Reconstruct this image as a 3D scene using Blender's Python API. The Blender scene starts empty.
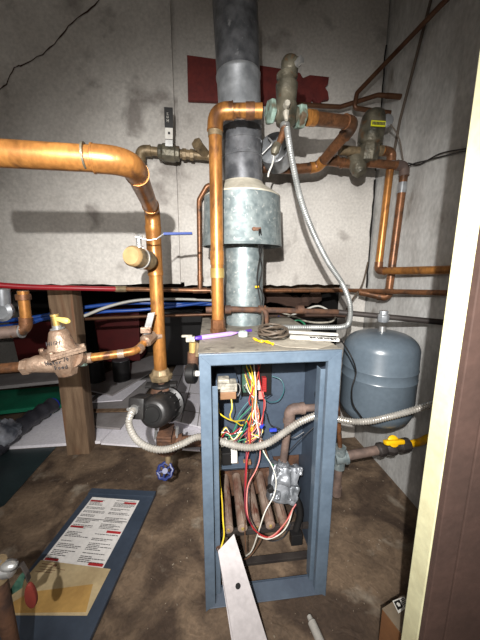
import bpy, math, random
from mathutils import Vector, Matrix
random.seed(7)
C = bpy.context.scene.collection
PI = math.pi
# ---------------------------------------------------------------- camera model
FPX = 277.0; PIT = math.radians(10.3); YAW = math.radians(6.3); CAMZ = 1.18
CAM = Vector((0, 0, CAMZ))
def ray(px, py):
    r = px-240; u = 320-py
    F = FPX*math.cos(PIT)+u*math.sin(PIT); U = -FPX*math.sin(PIT)+u*math.cos(PIT)
    return Vector((r*math.cos(YAW)+F*math.sin(YAW), -r*math.sin(YAW)+F*math.cos(YAW), U))
def P(px, py, Y=None, X=None, Z=None):
    """measured point of the room: where the sight line meets the plane y=Y, x=X or z=Z"""
    d = ray(px, py)
    t = Y/d.y if Y is not None else X/d.x if X is not None else (Z-CAMZ)/d.z
    return CAM+d*t
def Pn(px, py, p0, n):
    d = ray(px, py); n = Vector(n)
    return CAM+d*((Vector(p0)-CAM).dot(n)/d.dot(n))
# ---------------------------------------------------------------- materials
def mat(name, col, rough=.6, metal=0., col2=None, scale=8., detail=5., bump=0., bscale=40., col3=None, s3=3., t3=.55, spec=.5, emit=None, dist=0., stretch=None, lo=.35, hi=.65, grain=.11, gs=70.):
    m = bpy.data.materials.new(name); m.use_nodes = True
    nt = m.node_tree; N = nt.nodes; L = nt.links
    b = N['Principled BSDF']
    b.inputs['Roughness'].default_value = rough; b.inputs['Metallic'].default_value = metal
    b.inputs['Specular IOR Level'].default_value = spec
    tc = N.new('ShaderNodeTexCoord'); mp = N.new('ShaderNodeMapping')
    L.new(tc.outputs['Object'], mp.inputs['Vector'])
    if stretch: mp.inputs['Scale'].default_value = stretch
    def noise(s, d=detail, di=dist):
        n = N.new('ShaderNodeTexNoise'); n.inputs['Scale'].default_value = s
        n.inputs['Detail'].default_value = d; n.inputs['Distortion'].default_value = di
        L.new(mp.outputs['Vector'], n.inputs['Vector']); return n
    def ramp(n, a, bb):
        r = N.new('ShaderNodeMapRange'); r.inputs['From Min'].default_value = a; r.inputs['From Max'].default_value = bb
        L.new(n.outputs['Fac'], r.inputs['Value']); return r
    c = (*col, 1)
    src = None
    if col2 is None: col2 = tuple(x*.8 for x in col)
    mx = N.new('ShaderNodeMix'); mx.data_type = 'RGBA'
    mx.inputs[6].default_value = c; mx.inputs[7].default_value = (*col2, 1)
    L.new(ramp(noise(scale), lo, hi).outputs[0], mx.inputs[0]); src = mx.outputs[2]
    if col3 is not None:
        m3 = N.new('ShaderNodeMix'); m3.data_type = 'RGBA'
        L.new(src, m3.inputs[6]); m3.inputs[7].default_value = (*col3, 1)
        L.new(ramp(noise(s3, 6., .4), t3, t3+.12).outputs[0], m3.inputs[0]); src = m3.outputs[2]
    gr = N.new('ShaderNodeMix'); gr.data_type = 'RGBA'; gr.blend_type = 'MULTIPLY'; gr.inputs[0].default_value = 1
    g_ = N.new('ShaderNodeMapRange'); g_.inputs['From Min'].default_value = .3; g_.inputs['From Max'].default_value = .7; g_.inputs['To Min'].default_value = 1-grain; g_.inputs['To Max'].default_value = 1+grain*.4
    L.new(noise(gs, 3.).outputs['Fac'], g_.inputs['Value']); L.new(src, gr.inputs[6]); L.new(g_.outputs[0], gr.inputs[7]); src = gr.outputs[2]
    L.new(src, b.inputs['Base Color'])
    if bump:
        bp = N.new('ShaderNodeBump'); bp.inputs['Strength'].default_value = bump; bp.inputs['Distance'].default_value = .004
        L.new(noise(bscale, 6.).outputs['Fac'], bp.inputs['Height']); L.new(bp.outputs['Normal'], b.inputs['Normal'])
    if emit: b.inputs['Emission Color'].default_value = (*emit[:3], 1); b.inputs['Emission Strength'].default_value = emit[3]
    return m
def S(r, g, b):  # sRGB 0-255 to linear
    return tuple(((x/255)/12.92 if x/255 <= .04045 else ((x/255+.055)/1.055)**2.4) for x in (r, g, b))
M = {}
M['wall'] = mat('concrete_wall', S(212, 208, 201), .9, col2=S(190, 185, 178), grain=.16, scale=2.6, bump=.7, bscale=24, col3=S(152, 146, 140), s3=5, t3=.58)
M['wallr'] = mat('concrete_side_wall', S(200, 200, 197), .9, col2=S(172, 170, 166), grain=.2, scale=6, bump=.6, bscale=22, col3=S(128, 122, 114), s3=6, t3=.6, stretch=(1, 1, .5))
M['floor'] = mat('dirt_concrete', S(122, 102, 82), .8, col2=S(72, 57, 45), scale=4.2, bump=1.4, bscale=16, col3=S(146, 134, 118), s3=6, t3=.6, dist=1.2, lo=.38, hi=.62, grain=.3, gs=45.)
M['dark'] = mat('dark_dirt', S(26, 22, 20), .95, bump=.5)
M['copper'] = mat('copper', S(190, 130, 68), .36, .5, col2=S(150, 100, 52), scale=11, col3=S(98, 66, 44), s3=18, t3=.55, lo=.42, hi=.6, grain=.25, gs=120., stretch=(1, 1, .4))
M['copper2'] = mat('old_copper', S(144, 98, 66), .4, .5, col2=S(104, 72, 50), scale=14, col3=S(78, 60, 48), s3=20, t3=.54, grain=.3, gs=120.)
M['copper_dark'] = mat('dark_copper', S(104, 74, 52), .45, .5, col2=S(92, 60, 42), scale=20)
M['brass'] = mat('tarnished_brass', S(150, 130, 100), .5, .4, col2=S(106, 92, 70), scale=30, col3=S(84, 74, 58), s3=30, t3=.6, bump=.3, bscale=90)
M['bronze'] = mat('green_bronze', S(116, 110, 94), .45, .35, col2=S(60, 58, 48), scale=18, col3=S(104, 78, 54), s3=26, t3=.58, bump=.9, bscale=70)
M['patina'] = mat('verdigris', S(150, 176, 164), .7, .1, col2=S(84, 96, 84), scale=30, bump=.8, bscale=70, col3=S(88, 72, 54), s3=26, t3=.53)
M['castb'] = mat('cast_bronze', S(168, 144, 124), .45, .4, col2=S(128, 104, 86), scale=16, col3=S(128, 96, 76), s3=22, t3=.58, bump=.6, bscale=110)
M['ybrass'] = mat('clean_brass', S(216, 190, 120), .35, .6, col2=S(196, 166, 96), scale=20)
M['cap'] = mat('brass_cap_face', S(186, 156, 110), .5, .3, col2=S(160, 130, 88), scale=20)
M['galv'] = mat('galvanised_steel', S(150, 160, 160), .42, .5, col2=S(116, 128, 130), scale=38, detail=2, col3=S(196, 200, 196), s3=60, t3=.6)
M['galvd'] = mat('sooted_flue_steel', S(138, 140, 144), .34, .6, col2=S(92, 94, 98), scale=22, col3=S(170, 172, 174), s3=40, t3=.66)
M['galvm'] = mat('bright_flue_steel', S(186, 190, 194), .3, .6, col2=S(150, 154, 158), scale=20)
M['cone'] = mat('dusty_cone', S(190, 184, 168), .8, .1, col2=S(166, 160, 144), scale=20)
M['steel'] = mat('bright_steel', S(205, 205, 203), .3, .7, col2=S(170, 170, 168), scale=20)
M['armor'] = mat('armoured_conduit_steel', S(206, 202, 194), .26, .55, col2=S(176, 170, 160), scale=20)
M['greycond'] = mat('grey_conduit', S(172, 174, 172), .4, .5, col2=S(140, 142, 140), scale=20)
M['iron'] = mat('rusty_iron', S(106, 74, 54), .75, .2, col2=S(66, 48, 40), scale=24, bump=.6, bscale=90)
M['iron2'] = mat('grey_brown_iron', S(122, 102, 92), .7, .3, col2=S(92, 78, 72), scale=24, bump=.4, bscale=90)
M['blackiron'] = mat('black_iron_pipe', S(66, 60, 56), .6, .3, col2=S(50, 44, 42), scale=14)
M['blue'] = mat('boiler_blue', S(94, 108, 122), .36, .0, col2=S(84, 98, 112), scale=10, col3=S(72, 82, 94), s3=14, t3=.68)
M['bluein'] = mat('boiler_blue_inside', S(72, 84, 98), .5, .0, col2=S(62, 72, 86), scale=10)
M['dusttop'] = mat('dusty_boiler_top', S(144, 137, 124), .8, .0, col2=S(112, 106, 96), scale=12, bump=.3, col3=S(84, 78, 70), s3=26, t3=.56)
M['tank'] = mat('tank_grey_blue', S(90, 101, 110), .3, .0, col2=S(84, 95, 104), scale=6)
M['black'] = mat('black_plastic', S(30, 29, 29), .4, col2=S(22, 22, 22))
M['blackp'] = mat('pump_black', S(40, 38, 37), .45, col2=S(28, 27, 27), scale=30, bump=.3)
M['white'] = mat('white_plastic', S(226, 224, 216), .5, col2=S(212, 208, 200))
M['cream'] = mat('cream_paint', S(216, 212, 172), .6, col2=S(204, 198, 158), scale=12, bump=.2)
M['brownp'] = mat('brown_paint', S(80, 61, 54), .55, col2=S(70, 54, 48), scale=9, bump=.3)
M['wood'] = mat('old_post_wood', S(134, 110, 86), .85, col2=S(104, 82, 62), scale=7, bump=.5, stretch=(6, 6, .6), col3=S(120, 84, 60), s3=3, t3=.55)
M['maroon'] = mat('maroon_board', S(112, 40, 34), .7, col2=S(90, 30, 28), scale=20, bump=.3)
M['pex_b'] = mat('blue_pex', S(40, 84, 170), .35, col2=S(34, 74, 150))
M['pex_r'] = mat('red_pex', S(160, 32, 40), .35, col2=S(140, 26, 36))
M['pex_w'] = mat('white_pex', S(190, 188, 180), .4, col2=S(170, 168, 160))
M['bluegrip'] = mat('blue_grip', S(44, 66, 130), .4)
M['bluewheel'] = mat('blue_handwheel', S(28, 44, 104), .45)
M['yellow'] = mat('yellow_handle', S(240, 190, 20), .4, col2=S(226, 172, 16))
M['ylab'] = mat('yellow_label', S(214, 214, 40), .5)
M['red'] = mat('red_paint', S(112, 42, 32), .6, col2=S(92, 32, 26))
M['redd'] = mat('dark_red', S(96, 22, 22), .6)
M['foam'] = mat('foam_board', S(250, 247, 252), .8, col2=S(238, 234, 242), scale=3)
M['foamg'] = mat('grey_board', S(176, 172, 172), .8, col2=S(140, 134, 132), scale=3, bump=.3)
M['teal'] = mat('teal_board', S(16, 118, 86), .6, col2=S(12, 104, 76))
M['sheet'] = mat('dark_teal_sheet', S(44, 58, 60), .45, col2=S(34, 44, 46), scale=5)
M['bundle'] = mat('slate_wrap', S(64, 64, 70), .4, col2=S(48, 48, 54), scale=8, bump=.8, bscale=12)
M['film'] = mat('crumpled_film', S(190, 194, 204), .18, .4, col2=S(90, 94, 104), scale=12, bump=1., bscale=30)
M['label'] = mat('paper_label', S(226, 222, 218), .7, col2=S(214, 210, 206))
M['greypaper'] = mat('grey_paper', S(178, 170, 154), .7, col2=S(150, 142, 128), scale=20)
M['print'] = mat('black_print', S(60, 58, 60), .8)
M['redprint'] = mat('red_print', S(180, 40, 44), .7)
M['card'] = mat('yellowed_card', S(190, 170, 132), .85, col2=S(164, 144, 108), scale=9)
M['ochre'] = mat('ochre_card', S(184, 146, 82), .85, col2=S(160, 124, 68), scale=9)
M['doorblue'] = mat('door_blue', S(62, 72, 86), .4, col2=S(52, 61, 74), scale=6)
M['flap'] = mat('pale_sheet_metal', S(196, 190, 190), .6, .1, col2=S(172, 166, 166), scale=5)
M['card2'] = mat('box_cardboard', S(124, 84, 50), .8, col2=S(108, 70, 42))
M['boxtop'] = mat('box_top', S(120, 106, 88), .8)
M['burner'] = mat('rusted_burner', S(160, 142, 128), .6, .3, col2=S(126, 98, 84), scale=20, bump=.3, col3=S(110, 66, 52), s3=14, t3=.58)
M['valve'] = mat('gas_valve_alu', S(150, 153, 158), .4, .5, col2=S(104, 108, 112), scale=26, bump=.4, bscale=40)
M['cream2'] = mat('ceramic_white', S(178, 172, 158), .6, col2=S(120, 116, 106), scale=50)
M['tan'] = mat('phenolic_tan', S(140, 104, 74), .6)
M['pcb'] = mat('circuit_green', S(40, 74, 62), .5, col2=S(70, 100, 84), scale=60)
M['purple'] = mat('purple_marker', S(178, 146, 206), .35, col2=S(170, 136, 200))
M['purpled'] = mat('purple_cap', S(84, 52, 150), .35)
M['gauze'] = mat('grey_wire', S(92, 80, 68), .6)
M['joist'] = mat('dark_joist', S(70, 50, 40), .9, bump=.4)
M['clear'] = mat('cloudy_plastic', S(190, 200, 196), .25)
M['pipe_scrap'] = mat('pale_pipe', S(176, 172, 164), .5)
for k, c in dict(w_red=(164, 42, 42), w_yel=(226, 196, 50), w_grn=(40, 120, 84), w_wht=(222, 218, 206), w_blk=(30, 30, 34), w_blu=(50, 70, 190), w_org=(196, 104, 56), w_mar=(120, 36, 52), w_tea=(54, 104, 110), w_pnk=(214, 130, 120), w_brn=(110, 80, 60)).items():
    M[k] = mat('insulation_'+k, S(*c), .45)
# ---------------------------------------------------------------- mesh builder
def orth(d):
    d = d.normalized(); a = Vector((0, 0, 1)) if abs(d.z) < .9 else Vector((1, 0, 0))
    u = d.cross(a).normalized(); return u, d.cross(u).normalized()
def frame(d, up=(0, 0, 1)):
    """rotation whose local z is d and local y is close to up"""
    z = Vector(d).normalized(); x = Vector(up).cross(z)
    if x.length < 1e-4: x = Vector((1, 0, 0))
    x.normalize(); y = z.cross(x); return Matrix((x, y, z)).transposed()
def fillet(pts, R, k=6):
    pts = [Vector(p) for p in pts]; out = [pts[0]]
    for i in range(1, len(pts)-1):
        a, b, c = pts[i-1], pts[i], pts[i+1]
        da = (a-b); dc = (c-b); la, lc = da.length, dc.length; da.normalize(); dc.normalize()
        ang = math.acos(max(-1, min(1, da.dot(dc))))
        if ang > PI-.05: out.append(b); continue
        t = min(R/math.tan(ang/2), la*.49, lc*.49); p0 = b+da*t; p1 = b+dc*t
        for j in range(k+1):
            s = j/k; out.append(p0*(1-s)**2+b*2*s*(1-s)+p1*s*s)
    out.append(pts[-1]); return out
def spline(pts, n=8):
    pts = [Vector(p) for p in pts]; q = [pts[0]*2-pts[1]]+pts+[pts[-1]*2-pts[-2]]; out = []
    for i in range(1, len(q)-2):
        for j in range(n):
            t = j/n; a, b, c, d = q[i-1], q[i], q[i+1], q[i+2]
            out.append(.5*((2*b)+(c-a)*t+(2*a-5*b+4*c-d)*t*t+(3*b-a-3*c+d)*t**3))
    out.append(pts[-1]); return out
def resample(pts, step):
    out = [pts[0]]; acc = 0; 
    for a, b in zip(pts, pts[1:]):
        L = (b-a).length; 
        if L < 1e-9: continue
        s = step-acc
        while s <= L: out.append(a+(b-a)*(s/L)); s += step
        acc = L-(s-step)
    return out
class MB:
    def __init__(s): s.v = []; s.f = []
    def add(s, vs, fs):
        o = len(s.v); s.v += [Vector(v) for v in vs]; s.f += [tuple(i+o for i in f) for f in fs]; return s
    def box(s, c, d, R=None):
        c = Vector(c); hx, hy, hz = d[0]/2, d[1]/2, d[2]/2
        vs = [Vector((x, y, z)) for x in (-hx, hx) for y in (-hy, hy) for z in (-hz, hz)]
        if R is not None: vs = [R @ v for v in vs]
        return s.add([v+c for v in vs], [(0, 1, 3, 2), (4, 6, 7, 5), (0, 4, 5, 1), (2, 3, 7, 6), (0, 2, 6, 4), (1, 5, 7, 3)])
    def bb(s, x0, x1, y0, y1, z0, z1): return s.box(((x0+x1)/2, (y0+y1)/2, (z0+z1)/2), (abs(x1-x0), abs(y1-y0), abs(z1-z0)))
    def prism(s, poly, vec):
        poly = [Vector(p) for p in poly]; vec = Vector(vec); n = len(poly)
        return s.add(poly+[p+vec for p in poly], [tuple(range(n))[::-1], tuple(range(n, 2*n))]+[(i, (i+1) % n, (i+1) % n+n, i+n) for i in range(n)])
    def tube(s, pts, r, n=14):
        pts = [Vector(p) for p in pts]; m = len(pts); rr = r if isinstance(r, (list, tuple)) else [r]*m
        tg = [(pts[min(i+1, m-1)]-pts[max(i-1, 0)]).normalized() for i in range(m)]
        u, w = orth(tg[0]); vs = []
        for i, p in enumerate(pts):
            u = (u-tg[i]*u.dot(tg[i])).normalized(); w = tg[i].cross(u)
            vs += [p+(u*math.cos(2*PI*k/n)+w*math.sin(2*PI*k/n))*rr[i] for k in range(n)]
        fs = [(i*n+k, i*n+(k+1) % n, (i+1)*n+(k+1) % n, (i+1)*n+k) for i in range(m-1) for k in range(n)]
        fs += [tuple(range(n))[::-1], tuple(range((m-1)*n, m*n))]
        return s.add(vs, fs)
    def lathe(s, o, ax, prof, n=24, rot=0, caps=True):
        """prof = (distance along axis, radius)"""
        o = Vector(o); ax = Vector(ax).normalized(); u, w = orth(ax); vs = []
        for t, r in prof: vs += [o+ax*t+(u*math.cos(rot+2*PI*k/n)+w*math.sin(rot+2*PI*k/n))*max(r, 1e-5) for k in range(n)]
        m = len(prof)
        fs = [(i*n+k, i*n+(k+1) % n, (i+1)*n+(k+1) % n, (i+1)*n+k) for i in range(m-1) for k in range(n)]
        if caps: fs += [tuple(range(n))[::-1], tuple(range((m-1)*n, m*n))]
        return s.add(vs, fs)
    def ball(s, c, r, sc=(1, 1, 1), n=16):
        k0 = len(s.v); s.lathe((0, 0, 0), (0, 0, 1), [(-r*math.cos(PI*i/10), r*math.sin(PI*i/10)) for i in range(11)], n)
        for i in range(k0, len(s.v)): s.v[i] = Vector((s.v[i].x*sc[0], s.v[i].y*sc[1], s.v[i].z*sc[2]))+Vector(c)
        return s
    def build(s, name, m, parent=None, smooth=True, bevel=0):
        off = Vector(parent.get('_o', (0, 0, 0))) if parent else Vector((0, 0, 0))
        me = bpy.data.meshes.new(name); me.from_pydata([v-off for v in s.v], [], s.f); me.validate()
        import bmesh
        bm = bmesh.new(); bm.from_mesh(me); bmesh.ops.recalc_face_normals(bm, faces=bm.faces)
        if bevel:
            es = [e for e in bm.edges if len(e.link_faces) == 2 and e.calc_face_angle(0) > .6]
            bmesh.ops.bevel(bm, geom=es, offset=bevel, segments=2, affect='EDGES', profile=.6, clamp_overlap=True)
        bm.to_mesh(me); bm.free()
        if smooth:
            for p in me.polygons: p.use_smooth = True
            me.set_sharp_from_angle(angle=math.radians(40))
        me.materials.append(M[m] if isinstance(m, str) else m)
        o = bpy.data.objects.new(name, me); C.objects.link(o)
        if parent: o.parent = parent; o['_o'] = tuple(off)
        return o
def tag(o, label=None, cat=None, group=None, kind=None):
    if label: o['label'] = label
    if cat: o['category'] = cat
    if group: o['group'] = group
    if kind: o['kind'] = kind
    return o
def thing(name, label, cat, loc, group=None):
    o = bpy.data.objects.new(name, None); C.objects.link(o); o.location = Vector(loc); o['_o'] = tuple(Vector(loc))
    o.empty_display_size = .05
    return tag(o, label, cat, group)
def struct(name, mb, m, bevel=0): return tag(mb.build(name, m, None, False, bevel), kind='structure')
def one(name, mb, m, label, cat, group=None, bevel=0): return tag(mb.build(name, m, None, True, bevel), label, cat, group)
def collar(p, d, r, w=.02): return MB().lathe(Vector(p)-Vector(d).normalized()*w/2, d, [(0, r*.93), (0, r), (w, r), (w, r*.93)], 20)
def corrug(pts, r, pitch=.0055, amp=.12):
    q = resample(pts, pitch/4); k = [1, 1+amp*.7, 1+amp, 1+amp*.3]
    return MB().tube(q, [r*k[i % 4] for i in range(len(q))], 12)
# ================================================================ SETTING
WY = 1.70; WX = 1.02; WB = 1.085
# back wall: hangs above the crawlspace opening, rough lower edge, shallow seam
def rough_edge(x0, x1, z, n, a): return [(x0+(x1-x0)*i/n, 0, z+random.uniform(-a, a)) for i in range(n+1)]
seam = P(179, 150, Y=WY).x
w = MB()
e = rough_edge(-2.4, seam-.018, WB+.012, 40, .006)
w.prism([(p[0], WY-.006, p[2]) for p in e]+[(seam-.018, WY-.006, 2.8), (-2.4, WY-.006, 2.8)], (0, .16, 0))
e = rough_edge(seam+.004, .90, WB, 24, .008)
w.prism([(p[0], WY, p[2]) for p in e]+[(.90, WY, 2.8), (seam+.004, WY, 2.8)], (0, .15, 0))
w.bb(seam-.019, seam+.005, WY+.02, WY+.1, WB+.02, 2.8)
w.bb(.90, 1.01, WY, WY+.15, 0, 2.8)
wb = struct('wall_back', w, 'wall')
# cracks belong to the wall surface
def crack(pts, ws, y):
    m = MB(); q = [P(a, b, Y=y) for a, b in pts]
    q = spline(q, 4); q = [p+Vector((random.uniform(-.004, .004), 0, random.uniform(-.004, .004))) for p in q]
    n = len(q); L = []; R_ = []
    for i, p in enumerate(q):
        t = (q[min(i+1, n-1)]-q[max(i-1, 0)]).normalized(); nn = Vector((-t.z, 0, t.x))
        hw = ws*random.uniform(.5, 1.1)*(.4 if i in (0, n-1) else 1); L.append(p+nn*hw); R_.append(p-nn*hw)
    m.add(L+R_, [(i, i+1, n+i+1, n+i) for i in range(n-1)])
    k = len(m.v); m.add([v+Vector((0, .004, 0)) for v in m.v[:k]], m.f[:]); return m
tag(crack([(-4, 94), (6, 84), (15, 68), (24, 65), (42, 54), (58, 40), (72, 22), (92, 8), (103, -6)], .0036, WY-.008).build('wall_crack', 'joist', wb, False))
q = [Vector((WX-.011+random.uniform(-.003, .003), WY-.001+random.uniform(-.002, .003), z_)) for z_ in [WB-.02+i*.05 for i in range(28)]]
MB().tube(q[:14], [.004+.003*random.random() for _ in q[:14]], 6).build('corner_crack', 'dark', wb, False)
MB().tube(q[14:], [.003+.002*random.random() for _ in q[14:]], 6).build('corner_crack', 'dark', wb, False)
w = MB(); w.bb(WX, WX+.15, -.1, WY+.15, -.05, 2.8); wr = struct('wall_right', w, 'wallr')
w = MB(); w.bb(-2.6, -2.45, -1.2, 4.0, -.05, 2.8); struct('wall_left', w, 'wall')
w = MB(); w.bb(-2.6, 1.2, -1.2, 1.86, 2.8, 2.9); struct('ceiling', w, 'wall')
# floor with gentle relief
import mathutils.noise as MN
m = MB(); nx, ny = 90, 110; vs = []
for j in range(ny+1):
    for i in range(nx+1):
        x = -2.6+3.8*i/nx; y = -1.2+5.4*j/ny
        h = .004*MN.noise((x*5, y*5, 0))+.002*MN.noise((x*19, y*19, 3))
        vs.append((x, y, h-.004))
m.add(vs, [(j*(nx+1)+i, j*(nx+1)+i+1, (j+1)*(nx+1)+i+1, (j+1)*(nx+1)+i) for j in range(ny) for i in range(nx)])
struct('floor', m, 'floor')
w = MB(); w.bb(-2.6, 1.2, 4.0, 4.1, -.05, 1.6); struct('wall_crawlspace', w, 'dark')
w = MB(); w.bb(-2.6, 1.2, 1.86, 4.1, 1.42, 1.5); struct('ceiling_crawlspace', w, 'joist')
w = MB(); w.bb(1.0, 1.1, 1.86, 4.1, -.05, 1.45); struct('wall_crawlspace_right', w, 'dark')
# door opening on the right: cream jamb edge and brown door lining
w = MB(); w.bb(.465, .487, .453, .498, 0, 2.75); struct('trim_1', w, 'cream', .002)
w = MB(); w.bb(.466, .515, .438, .452, 0, 2.75); w.bb(.488, .515, .452, .498, 0, 2.75); w.bb(.522, WX, .441, .498, 0, 2.75); w.bb(.514, .523, .447, .49, 0, 2.75); struct('wall_front', w, 'brownp', .002)
# debris crumbs along the floor: uncountable grit
m = MB()
for i in range(420):
    x = random.uniform(-.9, .98); y = random.uniform(.55, 1.65); s = random.choice([.0012, .0018, .002, .0035])
    if -.06 < x < .42 and .76 < y < 1.42: continue
    if -.9 < x < -.25 and y < 1.45: continue
    R = Matrix.Rotation(random.uniform(0, 3), 3, 'Z') @ Matrix.Rotation(random.uniform(0, 3), 3, 'X')
    m.box((x, y, s*.4), (s*random.uniform(1, 2.5), s, s*.7), R)
tag(m.build('floor_grit', mat('plaster_crumbs', S(150, 136, 118), .9), None, False), 'pale grit and plaster crumbs scattered over the dirt floor', 'debris', kind='stuff')

# ================================================================ BOILER
X0, X1, YF, YB, HB = -.034, .402, .78, 1.40, .935
t = thing('boiler', 'open-fronted blue steel boiler cabinet with exposed wiring, under the flue', 'boiler', ((X0+X1)/2, (YF+YB)/2, 0))
j = MB()
j.bb(X0, X0+.002, YF, YB, 0.004, HB-.002); j.bb(X1-.002, X1, YF, YB, .004, HB-.002); j.bb(X0, X1, YB-.002, YB, .25, HB-.002)
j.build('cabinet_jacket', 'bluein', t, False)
def stile(x0, x1, d=.003): return MB().bb(x0, x1, YF, YF+d, .0, HB-.04)
f = MB(); sw = .042; sl = .034; tr0 = .031; zt = HB; zb = .0
# mitred front frame
f.prism([(X0, YF, 0), (X0+sl, YF, .03), (X0+sl, YF, zt-tr0), (X0, YF, zt)], (0, .004, 0))
f.prism([(X1, YF, 0), (X1-sw, YF, .03), (X1-sw, YF, zt-tr0), (X1, YF, zt)], (0, .004, 0))
f.prism([(X0, YF, zt), (X1, YF, zt), (X1-sw, YF, zt-tr0), (X0+sl, YF, zt-tr0)], (0, .004, 0))
f.bb(X0+sl-.003, X0+sl, YF+.004, YF+.02, .03, zt-tr0); f.bb(X1-sw, X1-sw+.003, YF+.004, YF+.02, .03, zt-tr0)
f.bb(X0+sl, X1-sw, YF+.004, YF+.02, zt-tr0-.003, zt-tr0)
f.build('front_frame', 'blue', t, False, .001)
l = MB(); l.bb(X0+.022, X0+sl+.020, YF+.03, YF+.033, .03, zt-.11); l.bb(X1-sw-.008, X1-.03, YF+.035, YF+.038, .03, zt-.07); l.bb(X1-sw-.008, X1-sw-.005, YF+.038, YF+.07, .03, zt-.07)
l.build('inner_flange', 'blue', t, False, .001)
tp = MB(); tp.bb(X0-.003, X1+.003, YF+.012, YB, HB, HB+.004); tp.build('top_panel', 'dusttop', t, False, .001)
tp = MB(); tp.bb(X0, X1, YF-.001, YF+.014, HB-.003, HB+.003); tp.build('top_edge', 'blue', t, False, .001)
b = MB(); b.prism([(X0+.003, YF+.004, .004), (X1-.003, YF+.004, .004), (X1-.003, YF+.055, .022), (X0+.003, YF+.055, .022)], (0, 0, .003)); b.bb(X0+.003, X1-.003, YF+.055, YF+.058, .004, .03)
b.build('base_rail', 'bluein', t, False, .001)
b = MB(); b.bb(X0+.003, X1-.003, YF+.10, YF+.125, .045, .058); b.bb(X0+.003, X1-.003, YF+.17, YF+.19, .11, .125); b.build('cross_bar', 'blackiron', t, False, .001)
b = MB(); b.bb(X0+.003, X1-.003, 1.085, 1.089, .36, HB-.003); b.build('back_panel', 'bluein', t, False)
cc = MB(); cc.bb(X0+.004, X1-.06, 1.10, 1.112, .16, .36); cc.bb(X0+.004, X1-.004, 1.112, 1.38, .20, .34)
cc.build('combustion_chamber', 'iron', t, False, .003)
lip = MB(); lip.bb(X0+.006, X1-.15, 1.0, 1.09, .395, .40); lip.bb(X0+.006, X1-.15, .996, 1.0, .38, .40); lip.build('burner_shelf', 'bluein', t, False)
lip = MB(); lip.bb(X0+.006, X1-.06, .885, .90, .185, .207); lip.build('burner_rail', 'blackiron', t, False, .002)
for i in range(6):
    x = X0+.034+i*.052
    bu = MB(); bu.tube([(x, .862, .25), (x, 1.10, .262)], .0185, 14); bu.lathe((x, .852, .25), (0, 1, 0), [(0, .010), (.002, .018), (.016, .018), (.018, .0165)], 16)
    bu.bb(x-.003, x+.003, .87, 1.09, .264, .282)
    bo = bu.build('burner', 'burner', t)
    MB().lathe((x, .8515, .25), (0, 1, 0), [(0, .006), (-.003, .005)], 12).build('orifice', 'ybrass', bo)
# gas valve and its piping
gc = Vector((.272, .93, .37))
g = MB(); R = frame((.15, -1, .35)); R = frame((.05, -1, .5), (.25, 0, 1)); g.box(gc+Vector((-.002, 0, -.01)), (.105, .13, .06), R); g.box(gc+R @ Vector((-.016, .022, .04)), (.055, .06, .03), R); g.box(gc+R @ Vector((.034, -.03, .038)), (.035, .05, .03), R); g.box(gc+R @ Vector((-.03, -.045, .03)), (.03, .03, .03), R); g.box(gc+R @ Vector((.045, .05, .02)), (.025, .03, .06), R)
g.lathe(gc+Vector((0, 0, .05)), (0, 0, 1), [(0, .022), (.03, .022)], 8)
gv = g.build('gas_valve', 'valve', t, True, .006)
sm = gv.modifiers.new('subdivide', 'SUBSURF'); sm.subdivision_type = 'SIMPLE'; sm.levels = sm.render_levels = 3
tx_ = bpy.data.textures.new('crumple', 'CLOUDS'); tx_.noise_scale = .03; dm = gv.modifiers.new('crumple', 'DISPLACE'); dm.texture = tx_; dm.strength = .022; dm.mid_level = .5
kb = P(271, 491, Y=.885); MB().lathe(kb+Vector((0, .02, 0)), (0, -1, .1), [(0, .012), (.02, .012), (.022, .008)], 14).build('valve_knob', 'black', gv)
e0 = P(318, 408, Y=.92); e1 = P(290, 409, Y=.93)
gp = MB(); gp.tube(fillet([(X1-.002, .93, e1.z), (e1.x, .93, e1.z), (gc.x, .94, gc.z+.06)], .03, 8), .0145)
gp.build('gas_pipe', 'iron2', t)
el = MB(); q = fillet([(e1.x+.05, .93, e1.z), (e1.x, .93, e1.z), (e1.x-.002, .93, e1.z-.05)], .028, 8); el.tube(q, .021)
el.lathe(q[0], (-1, 0, 0), [(-.004, .023), (.008, .023)], 16); el.lathe(q[-1], (0, 0, 1), [(-.004, .023), (.008, .023)], 16)
el.build('pipe_elbow', 'iron2', t)
# main flexible tube and igniter box at the lower right
MB().tube(spline([(.30, .90, .33), (.322, .89, .30), (.33, .885, .25), (.315, .88, .19)], 6), .013).build('black_hose', 'black', t)
o1 = P(297, 541, Y=.87); MB().bb(o1.x-.022, o1.x+.022, .87, .90, o1.z-.022, o1.z+.024).build('spill_switch_box', 'black', t, False, .002)
o2 = P(316, 566, Z=.05); MB().box(o2, (.035, .025, .02), frame((.2, .3, 1))).build('insulation_scrap', 'white', t, False, .003)
# transformer block, upper left
a = P(227, 390, Y=.93)
tr = MB(); tr.box(a+Vector((0, 0, -.012)), (.062, .045, .028)); k1 = tr.build('transformer', 'tan', t, False, .003)
x2 = MB(); x2.box(a+Vector((0, 0, .018)), (.068, .05, .03)); x2.box(a+Vector((-.012, 0, .040)), (.04, .04, .014)); x2.box(a+Vector((.0, -.027, .018)), (.05, .006, .012)); x2.build('coil_cover', 'cream2', k1, False, .003)
MB().tube(spline([a+Vector((.038, -.01, -.02)), a+Vector((.046, -.012, .0)), a+Vector((.044, -.01, .02)), a+Vector((.036, -.01, .028))], 5), .002, 8).build('terminal_clip', 'steel', k1)
MB().bb(a.x-.04, a.x+.04, a.y+.02, 1.085, a.z-.03, a.z+.03).build('transformer_bracket', 'bluein', k1, False)
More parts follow.
